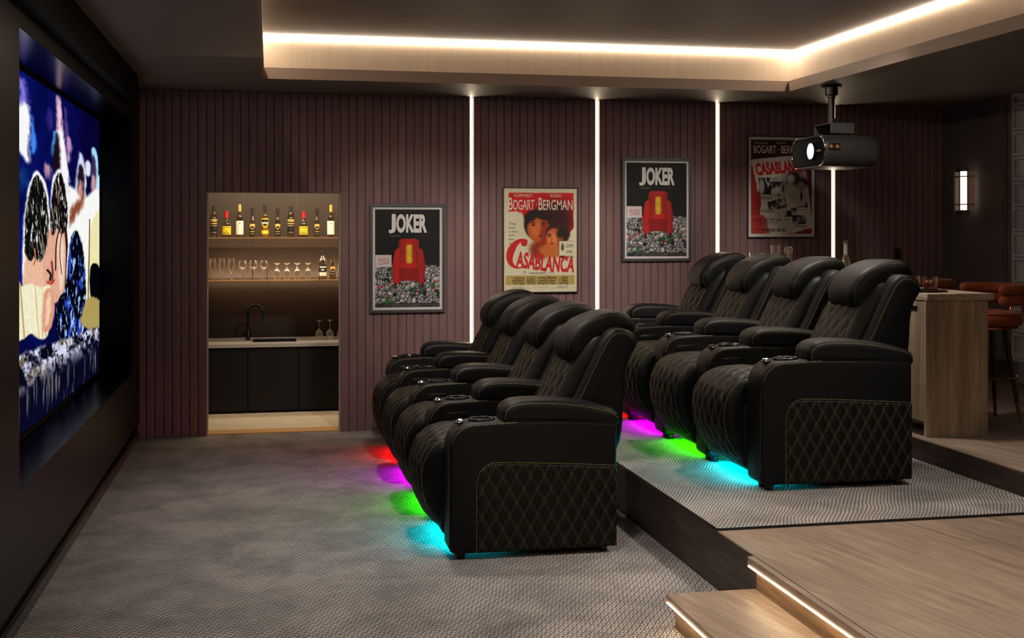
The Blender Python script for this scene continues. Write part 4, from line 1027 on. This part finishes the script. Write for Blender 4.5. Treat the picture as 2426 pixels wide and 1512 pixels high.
def add_arm(t, y0, outer):
    """one armrest (near face at y0) with its pad, cup holder, button and trimmings"""
    m = MB(); prism(m, arm_pr, y0, y0+AW, .022, 4)
    arm = m.build('armrest', M['leather'], t, angle=60)
    m = MB(); prism(m, pad_pr, y0, y0+AW, .034, 5, crown=.006, mid=3)
    m.build('arm_pad', M['leather'], arm, angle=60)
    def sew(pts, *k): MB().dashes(pts, *k).build('stitching', M['thread'], arm)
    sew(rim(arm_pr, .022, y0, y0+AW, -1, .35)(9, 17)+[(.245, y0+.0035, .663)])
    sew([(-.0385, y0+.009, z) for z in np.linspace(.53,.10,12)], .006, .005, .0008)
    for sd in (-1, 1): sew(rim(pad_pr, .034, y0, y0+AW, sd, .42)(3, 46))
    zt = .6655
    m = MB()
    ring = [(.140+.060*math.cos(a), y0+AW/2+.05*math.sin(a), zt+.004) for a in np.linspace(0,2*PI,33)[:-1]]
    m.tube(ring, .0085, 8, closed=True)
    m.lathe([(.05,0),(.05,.0025)], 28, (.140, y0+AW/2, zt-.0015))
    m.build('cup_holder', M['blackplastic'], arm)
    bz = .652
    m = MB(); m.lathe([(.026,0),(.026,.007),(.021,.011)], 20, (.030, y0+AW/2, bz)); m.build('control_ring', M['blackplastic'], arm)
    m = MB(); m.lathe([(.020,.0),(.017,.009),(.009,.013),(.001,.0135)], 12, (.030, y0+AW/2, bz+.009)); o = m.build('control_button', M['chrome'], arm, smooth=False); o['label'] = 'chrome control button'
    for x in (.03, .75):
        for yy in (.055, AW-.055): MB().lathe([(.02,0),(.022,.034)], 14, (x, y0+yy, 0)).build('foot', M['blackplastic'], arm)
    if outer:
        # quilted diamond panel on the outer face
        mb = MB(); mb.uv = []; res = .0062; x0, x1, z0 = .104, .806, .034
        nx, nz = int((x1-x0)/res), int(.44/res)
        top = lambda x: (.463-.036*((x-.19)/.62)**1.3 if x > .19 else .463-.088*(1-math.sqrt(max(0,1-((.192-x)/.088)**2))))
        for j in range(nz+1):
            for i in range(nx+1):
                x = x0+(x1-x0)*i/nx; zt_ = max(z0+.02, top(x)); z = z0+(zt_-z0)*j/nz
                ed = min(1, (x-x0)/.016, (x1-x)/.012, (zt_-z)/.012, (z-z0)/.02); ed = math.sqrt(max(0,1-(1-max(0,ed))**2))
                off = .0015*ed+puffs(x-.09, z-.02, .0075)*ed
                mb.v.append((x, y0-off+.0005, z)); mb.uv.append((x-.09, z-.02))
        w = nx+1
        for j in range(nz):
            for i in range(nx): mb.f.append((j*w+i, j*w+i+1, (j+1)*w+i+1, (j+1)*w+i))
        pn = mb.build('side_panel', M['quilt'], arm); pn['label'] = 'diamond-quilted side panel'
        s = MB(); pts = [(.098, y0-.0008, z) for z in np.linspace(.036,.375,18)]+[(x, y0-.0008, top(x)+.007) for x in np.linspace(.106,.806,46)]
        s.dashes(pts, .0085, .0042); s.build('panel_stitching', M['thread'], arm)
    else:
        m = MB(); prism(m, rpoly([(.055,.565,.012),(.055,.605,.012),(.185,.605,.012),(.185,.565,.012)][::-1], 4), y0-.004, y0+.004, .002, 2); m.build('control_panel', M['blackplastic'], arm)
        m = MB()
        for x in (.085,.10,.115,.13,.145): m.box(x, x+.008, y0-.0055, y0-.003, .578, .592)
        m.build('control_keys', M['darkmetal'], arm, smooth=False)
    return arm
def make_recliner(outer, far_arm, label, loc, glow, group):
    t = thing('recliner', label, 'recliner', loc, group=group)
    add_arm(t, 0, outer)
    if far_arm: add_arm(t, PITCH, False)
    a, b_ = AW, AW+SW
    m = MB(); prism(m, base_pr, a+.003, b_-.003, .03, 4); m.build('seat_base', M['leather'], t, angle=60)
    m = MB(); prism(m, cush_pr, a+.018, b_-.018, .045, 5, crown=.012, mid=4); st = m.build('seat_cushion', M['leather'], t, angle=60)
    path = catmull(seat_front, 5)
    q_ = quilt(path, a+.05, b_-.05, .020, .012, tuck=.010, normal_sign=1)
    q_.build('quilted_insert', M['quilt'], st)
    N = normals2(path, False)
    for y in (a+.045, b_-.045): MB().dashes([(p[0]+n[0]*.0035, y, p[1]+n[1]*.0035) for p, n in zip(path, N)][6:-4]).build('stitching', M['thread'], st)
    # backrest
    m = MB(); prism(m, back_pr, a-.018, b_-.001, .04, 6, crown=.004, mid=4); bk = m.build('backrest', M['leather'], t, angle=60)
    m = MB(); prism(m, mid_pr, a+.045, b_-.045, .055, 6, crown=.012, mid=5); m.build('lumbar_cushion', M['leather'], bk, angle=60)
    front = catmull([(.466,.53),(.510,.62),(.565,.72),(.618,.82),(.665,.91),(.695,.96)], 6)
    q_ = quilt(front, a+.105, b_-.105, .020, .011, tuck=.010, normal_sign=-1)
    q_.build('quilted_insert', M['quilt'], bk)
    # plush borders either side of the quilted insert, and the lumbar cushion behind the pillow
    FN = -normals2(front, False)
    class S_:
        def dashes(self, *k): MB().dashes(*k).build('stitching', M['thread'], bk)
    s = S_()
    for y in (a+.100, b_-.100): s.dashes([(p[0]+n[0]*.012, y, p[1]+n[1]*.012) for p, n in zip(front, FN)][2:24])
    for sd in (-1, 1): s.dashes(rim(back_pr, .04, a-.018, b_-.001, sd, .30)(6, 52))
    s = MB(); pth = catmull([(.66,.62),(.735,.80),(.80,.93),(.868,1.01)], 6)
    s.dashes([(p[0], a-.0185, p[1]) for p in pth], .006, .005, .0009); s.build('seam', M['thread_dim'], bk)
    m = MB(); prism(m, head_pr, a+.100, b_-.138, .05, 6, crown=.010, mid=5); hr = m.build('headrest_pillow', M['leather'], t, angle=60)
    for sd in (-1, 1): MB().dashes(rim(head_pr, .05, a+.100, b_-.138, sd, .55)(4, 56)).build('stitching', M['thread'], hr)
    o = MB().box(.035, .065, a+.02, b_-.02, .050, .0645).build('light_bar', glow[1], t, smooth=False); o['label'] = glow[0]+' light bar under the seat'
    return t
GL = [('turquoise', emit('turquoise_glow', (0,.85,1), 90)), ('green', emit('green_glow', (.02,1,.0), 80)), ('purple', emit('purple_glow', (.75,0,1), 90)), ('red', emit('red_glow', (1,0,.0), 90))]
Y0 = 5.74
pos = ['nearest recliner of the %s row, diamond-quilted outer side showing, turquoise light beneath', 'second nearest recliner of the %s row, green light beneath', 'third nearest recliner of the %s row, purple light beneath', 'farthest recliner of the %s row, next to the padded wall, red light beneath']
proto = []
for i in range(4):
    r_ = make_recliner(i == 0, i == 3, ('black leather, '+pos[i]) % 'front', (.89, Y0+i*PITCH, 0), GL[i], 'recliners in the front row') if i != 2 else None
    if i == 2:
        r_ = copy_thing(proto[1], ('black leather, '+pos[i]) % 'front', (.89, Y0+i*PITCH, 0))
        for ch in r_.children:
            if ch.name.startswith('light_bar'):
                ch.data = ch.data.copy(); ch.data.materials[0] = GL[2][1]; ch['label'] = 'purple light bar under the seat'
    proto.append(r_)
for i in range(4):
    copy_thing(proto[i], ('black leather, '+pos[i]) % 'back', (2.50, Y0+i*PITCH, P1+.006), group='recliners in the back row on the platform')

# ------------------------------------------------------------------ projector
t = thing('projector', 'grey video projector with glowing lens hanging from the ceiling', 'projector', (4.145, 8.35, ZC))
MB().lathe([(.075,-.001),(.078,-.012),(.06,-.018)], 28).build('ceiling_plate', M['darkmetal'], t)
MB().lathe([(.048,-.016),(.048,-.075),(.03,-.08),(.03,-.095),(.024,-.10),(.024,-.25),(.030,-.252),(.030,-.30)], 24).build('pole', M['blackplastic'], t)
MB().box(-.09,.10,-.17,-.165,-.375,-.30).box(-.09,.10,-.17,.10,-.305,-.298).box(-.09,.10,.095,.10,-.375,-.298).build('mounting_bracket', M['frame'], t, smooth=False, bevel=.002)
zc_ = 2.19-ZC; hw, hh_ = .285, .118
capsule = rpoly([(-hw,zc_-hh_,.10),(hw,zc_-hh_,.10),(hw,zc_+hh_,.10),(-hw,zc_+hh_,.10)], 9)
def capbody(mb, x0, x1, b, sc=1.0):
    cs = [(y*1.0, z) for y, z in capsule]; N = normals2(cs) if area(cs) > 0 else -normals2(cs); P = np.array(cs)
    rings = []
    for j in range(5): a = PI/2*j/4; rings.append((b*(1-math.sin(a)), x0+b*(1-math.cos(a))))
    for j in range(4,-1,-1): a = PI/2*j/4; rings.append((b*(1-math.sin(a)), x1-b*(1-math.cos(a))))
    m_ = len(cs); v = []; f = []
    for ins, x in rings: Q = P-N*(ins+(1-sc)*.1); v += [(x, q[0], q[1]) for q in Q]
    for i in range(len(rings)-1):
        for k in range(m_): k2 = (k+1) % m_; f.append((i*m_+k, i*m_+k2, (i+1)*m_+k2, (i+1)*m_+k))
    f.append(tuple(reversed(range(m_)))); f.append(tuple((len(rings)-1)*m_+k for k in range(m_)))
    mb.add(v, f)
m = MB(); capbody(m, -.185, .235, .012); m.build('housing', M['projector'], t)
m = MB(); capbody(m, -.190, -.12, .004, .86); m.build('front_face', M['projface'], t)
m = MB(); _N = normals2(capsule) if area(capsule) > 0 else -normals2(capsule); m.tube([(-.188, p[0]-q_[0]*.007, p[1]-q_[1]*.007) for p, q_ in zip(capsule, _N)], .0065, 8, closed=True); m.build('front_rim', M['chrome'], t)
m = MB()
ly, lz = -.06, zc_+.005
m.tube([(-.196, ly+.062*math.cos(a), lz+.062*math.sin(a)) for a in np.linspace(0,2*PI,37)[:-1]], .006, 8, closed=True); ring = m.build('lens_ring', M['blackplastic'], t)
m = MB(); n_ = 32
m.add([(-.197-.012*(1-(q/4)**2), ly+.056*q/4*math.cos(2*PI*k/n_), lz+.056*q/4*math.sin(2*PI*k/n_)) for q in range(1,5) for k in range(n_)]+[(-.209, ly, lz)],
      [(q*n_+k, q*n_+(k+1) % n_, (q+1)*n_+(k+1) % n_, (q+1)*n_+k) for q in range(3) for k in range(n_)]+[(3*n_+n_, (k+1) % n_, k) for k in range(n_)])
o = m.build('lens', M['lens'], t); o['label'] = 'glowing blue-white lens'
m = MB(); m.box(-.192,-.1905,-.215,-.150,zc_-.004,zc_+.010); m.build('maker_mark', M['inkgrey'], t, smooth=False)
m = MB(); prism(m, rpoly([(-.165,zc_-.002,.014),(-.07,zc_-.002,.014),(-.07,zc_+.052,.014),(-.165,zc_+.052,.014)], 5), -hw-.003, -hw+.012, .003, 2); m.build('sensor_recess', M['blackplastic'], t)
for x in (-.142, -.094):
    m = MB(); m.add(*(lambda L: (L[0], L[1]))( ([(x+.018*math.cos(p)*math.cos(2*PI*k/16), -hw-.003-.010*math.sin(p), zc_+.025+.018*math.cos(p)*math.sin(2*PI*k/16)) for p in (0,.5,1.0,1.4) for k in range(16)],
        [(q*16+k, q*16+(k+1) % 16, (q+1)*16+(k+1) % 16, (q+1)*16+k) for q in range(3) for k in range(16)]+[tuple(48+k for k in range(16))]) )); m.build('sensor', M['amber'], t)

# ------------------------------------------------------------------ bar island
IX0, IX1, IY0, IY1 = 3.775, 4.180, 6.40, 9.45
t = thing('bar_island', 'long oak bar island behind the back row of recliners', 'bar', ((IX0+IX1)/2, IY0, P2))
h = (IX1-IX0)/2; Ln = IY1-IY0
MB().box(-h+.02, h-.02, .02, Ln-.02, .06, .80).build('body', M['oak'], t, smooth=False)
MB().box(-h+.0, h, 0, .022, 0, .80).build('end_panel', M['oak'], t, smooth=False)
MB().box(-h, h, Ln-.022, Ln, 0, .80).build('end_panel', M['oak'], t, smooth=False)
for k in range(4):
    y0_ = .026+k*(Ln-.05)/4; y1_ = y0_+(Ln-.05)/4-.004
    d = MB().box(-h-.0, -h+.02, y0_, y1_, .09, .795).build('door', M['oak'], t, smooth=False)
    MB().box(-h-.004, -h+.001, y0_+.07, y0_+.22, .74, .765).build('handle', M['blackplastic'], d, smooth=False)
MB().box(-h+.015, h-.03, .023, Ln-.03, 0, .058).build('plinth', M['blackplastic'], t, smooth=False)
MB().box(-h-.002, h+.026, -.02, Ln, .802, .842).build('top', M['oaktop'], t, smooth=False, bevel=.002)
IT = P2+.842
tag(MB().lathe([(.15,0),(.155,.004),(.155,.012),(.150,.012),(.147,.006),(0.001,.006)], 48, cap1=False).build('tray', M['blackplastic']), 'round black tray under the whisky glasses on the island', 'tray')
bpy.data.objects['tray'].location = (3.895, 6.66, IT)
def whisky(label, x, y):
    t = thing('whisky_glass', label, 'glass', (x, y, IT+.0062), group='whisky glasses on the round tray')
    MB().lathe([(.038,0),(.041,.004),(.043,.045),(.042,.088),(.0405,.088),(.0405,.045),(.037,.010),(.001,.010)], 28, cap1=False).build('tumbler', M['smoked'], t)
    MB().lathe([(.036,.011),(.0395,.042),(.001,.0425)], 24, cap1=False).build('whisky', M['amberliquid'], t)
    for k in range(5):
        a = k*2.3; m = MB(); s_ = .011; m.box(-s_,s_,-s_,s_,-s_,s_); o = m.build('ice_cube', M['ice'], t, smooth=False, bevel=.004)
        o.location = (.019*math.cos(a), .019*math.sin(a), .046+.006*(k%3)); o.rotation_euler = (k, k*.7, k*1.3)
    return t
whisky('tumbler of whisky and ice at the near right of the round tray', 3.90, 6.565)
whisky('tumbler of whisky and ice half hidden behind the nearest back-row recliner', 3.885, 6.735)
tag(MB().lathe([(.055,0),(.060,.01),(.066,.19),(.063,.19),(.058,.012),(.001,.010)], 28, cap1=False).build('ice_bucket', M['glass']), 'wide clear glass bucket on the far end of the island', 'bucket')
bpy.data.objects['ice_bucket'].location = (3.97, 9.34, IT)
def decanter(label, x, y, kind):
    t = thing('decanter', label, 'decanter', (x, y, IT), group='decanters on the island')
    MB().lathe([(.05,0),(.055,.01),(.055,.10),(.03,.13),(.018,.145),(.018,.165),(.028,.178)], 28, cap1=False).build('vessel', M['glass'], t)
    if kind: MB().lathe([(.010,.16),(.012,.18),(.020,.19),(.031,.205),(.034,.222),(.029,.24),(.014,.25),(.001,.252)], 24, cap1=False).build('stopper', M['glass'], t)
    else: MB().lathe([(.012,.15),(.014,.185),(.036,.19),(.038,.255),(.036,.255),(.034,.194),(.001,.19)], 24, cap1=False).build('stopper', M['glass'], t)
decanter('clear decanter with cup-shaped stopper behind the second recliner of the back row', 3.95, 8.92, 0)
decanter('clear decanter with round ball stopper beside the cup-stoppered one', 3.95, 8.68, 1)
t = thing('champagne_bottle', 'clear bottle with white neck foil standing on the island right of the last wall light', 'bottle', (3.95, 7.74, IT))
MB().lathe([(.034,0),(.036,.01),(.036,.12),(.030,.16),(.018,.195),(.0135,.215)], 28).build('glass_body', M['glass'], t)
MB().lathe([(.0145,.2),(.0145,.205),(.0128,.27),(.0128,.278)], 24).build('neck_foil', M['white'], t)
MB().lathe([(.0135,.278),(.0155,.281),(.0155,.287),(.013,.29),(.013,.302),(.014,.304)], 24).build('lip', M['glass'], t)

# ------------------------------------------------------------------ bar stools
def make_stool(label, loc):
    t = thing('bar_stool', label, 'stool', loc, group='rust velvet bar stools')
    MB().lathe([(.05,.605),(.17,.605),(.196,.618),(.206,.645),(.200,.675),(.188,.690),(.150,.702),(.08,.708),(.001,.709)], 40, cap1=False).build('seat', M['rust'], t)
    MB().lathe([(.14,.590),(.175,.592),(.178,.604),(.05,.606)], 36).build('seat_ring', M['brass'], t)
    MB().tube([(.196*math.cos(a), .196*math.sin(a), .688) for a in np.linspace(0,2*PI,49)[:-1]], .003, 6, closed=True).build('seat_piping', M['rust'], t)
    for a in (45,135,225,315):
        a = math.radians(a); x0, y0_, x1, y1_ = .095*math.cos(a), .095*math.sin(a), .19*math.cos(a), .19*math.sin(a)
        L = MB(); L.tube([(x0,y0_,.592),(x0+(x1-x0)*.78,y0_+(y1_-y0_)*.78,.13)], .019, 12, taper=.0125); lg = L.build('leg', M['stoolleg'], t)
        MB().tube([(x0+(x1-x0)*.78,y0_+(y1_-y0_)*.78,.131),(x1,y1_,.0)], .0128, 12, taper=.009).build('brass_tip', M['brass'], lg)
    MB().tube([(.178*math.cos(a), .178*math.sin(a), .285) for a in np.linspace(0,2*PI,49)[:-1]], .0065, 8, closed=True).build('foot_ring', M['brass'], t)
    for z in (.775, .842):
        arc = [(-.035,-.215,z)]+[(.215*math.cos(a), .215*math.sin(a), z) for a in np.linspace(-PI/2,PI/2,22)]+[(-.035,.215,z)]
        MB().tube(arc, .0335, 16, round_ends=True).build('back_roll', M['rust'], t)
    for a in (-18, 18):
        a = math.radians(a)
        MB().tube([(.165*math.cos(a),.165*math.sin(a),.60),(.205*math.cos(a),.205*math.sin(a),.66),(.214*math.cos(a),.214*math.sin(a),.76)], .009, 8).build('back_support', M['brass'], t)
    return t
s0 = make_stool('rust velvet bar stool at the right edge, near corner of the island', (4.515, 6.905, P2))
copy_thing(s0, 'rust velvet bar stool farther along the island, seen behind the whisky glasses', (4.49, 7.70, P2))

# ------------------------------------------------------------------ sconce and outlet
t = thing('wall_sconce', 'brass and smoked glass wall sconce with glowing tube on the right wall', 'sconce', (XR, 9.22, 1.945))
dx = -.075
MB().lathe([(.027,-.165),(.027,.165)], 24, (dx,0,0)).build('light_tube', M['sconcetube'], t)
m = MB()
for z in (-.118,.118):
    m.tube([(dx+.068*math.cos(a), .085*math.sin(a), z) for a in np.linspace(0,2*PI,33)[:-1]], .004, 8, closed=True)
    m.box(dx-.0, 0, -.012, .012, z-.004, z+.004)
m.tube([(dx,0,.165),(dx,0,.176)], .004, 8); m.tube([(dx,0,-.165),(dx,0,-.176)], .004, 8); m.box(-.012, -.001, -.03, .03, -.14, .14)
m.build('brass_frame', M['brass'], t)
for sa in (-75, 20, 80, 150):
    a = math.radians(sa); cs = rpoly([(-.034,-.195,.033),(.034,-.195,.033),(.034,.195,.033),(-.034,.195,.033)], 8)
    cx, cy = dx+.066*math.cos(a), .085*math.sin(a); tx, ty = -math.sin(a), math.cos(a); m = MB(); n_ = len(cs)
    v = [(cx+tx*q[0], cy+ty*q[0], q[1]) for q in cs]+[(cx+tx*q[0]+.003*math.cos(a), cy+ty*q[0]+.003*math.sin(a), q[1]) for q in cs]
    m.add(v, [tuple(range(n_)), tuple(reversed(range(n_,2*n_)))]+[(k, (k+1) % n_, n_+(k+1) % n_, n_+k) for k in range(n_)])
    m.build('glass_fin', M['smoked'], t, smooth=False)
t = thing('power_outlet', 'black power outlet on the padded wall above the nearest back-row recliner', 'outlet', (5.413, 9.648, 1.40))
MB().box(-.030,.030,-.008,0,-.047,.047).build('plate', M['outletframe'], t, smooth=False, bevel=.002)
MB().box(-.023,.023,-.010,-.007,-.036,.036).build('insert', M['outlet'], t, smooth=False)
m = MB(); m.add([( -.011+.008*math.cos(2*PI*k/16), -.0108, .0+.008*math.sin(2*PI*k/16)) for k in range(16)], [tuple(range(16))]); m.add([( .011+.008*math.cos(2*PI*k/16), -.0108, .0+.008*math.sin(2*PI*k/16)) for k in range(16)], [tuple(range(16))]); m.build('sockets', M['header'], t, smooth=False)

# ------------------------------------------------------------------ added unseen spots, and the niche shelf lights
def area_light(name, loc, rot, sx, sy, power, col):
    l = bpy.data.lights.new(name, 'AREA'); l.shape = 'RECTANGLE'; l.size = sx; l.size_y = sy; l.energy = power; l.color = col
    o = bpy.data.objects.new(name, l); link(o); o.location = loc; o.rotation_euler = rot; return o
W_ = (1.0, .92, .85)
# unseen spots without fixtures, added under the upper tray to fill the room
def down(x, y, z, p, ang=1.9):
    l = bpy.data.lights.new('added_spot', 'SPOT'); l.energy = p; l.color = W_; l.spot_size = ang; l.spot_blend = .8; l.shadow_soft_size = .12
    o = bpy.data.objects.new('added_spot', l); link(o); o.location = (x, y, z); return o
for x in (.9, 3.1):
    for y in (2.2, 4.6, 6.8): down(x, y, CZ-.03, 170, 1.55)
def aimed(x, y, z, tx, ty, tz, p, ang):
    o = down(x, y, z, p, ang); o.name = 'added_wall_spot'  # unseen spot added to brighten the posters and padded wall
    o.rotation_euler = (Vector((tx,ty,tz))-Vector((x,y,z))).to_track_quat('-Z','Y').to_euler()
for x in (1.1, 2.2, 3.25): aimed(x, 6.6, CZ-.03, x, 9.65, 1.0, 230, .78)
WW = (1.0, .78, .52)
def strip(x, y, z, rx, sx, sy, p):
    l = area_light('shelf_light', (x, y, z), (rx, 0, 0), sx, sy, p, WW); return l
strip(.2, 10.86, 1.5335, 0, 1.5, .03, 9)
strip(.2, 10.30, 2.17, .95, 1.5, .05, 25)
strip(.2, 11.50, 1.14, PI, 1.5, .02, 6)
aimed(3.7, 6.6, CZ-.03, 4.5, 9.65, 1.5, 110, .5)
world = bpy.data.worlds.new('world'); scene.world = world; world.use_nodes = True
world.node_tree.nodes['Background'].inputs[0].default_value = (1,.9,.8,1); world.node_tree.nodes['Background'].inputs[1].default_value = 0.0

vs = scene.view_settings
scene.display_settings.display_device = 'sRGB'; vs.view_transform = 'Standard'; vs.look = 'None'; vs.exposure = 0; vs.gamma = 1; vs.use_curve_mapping = False
cy = scene.cycles
cy.use_denoising = True; cy.max_bounces = 8; cy.diffuse_bounces = 4; cy.glossy_bounces = 4; cy.transparent_max_bounces = 16
cy.sample_clamp_indirect = 4.0; cy.caustics_reflective = False; cy.caustics_refractive = False; cy.use_light_tree = True
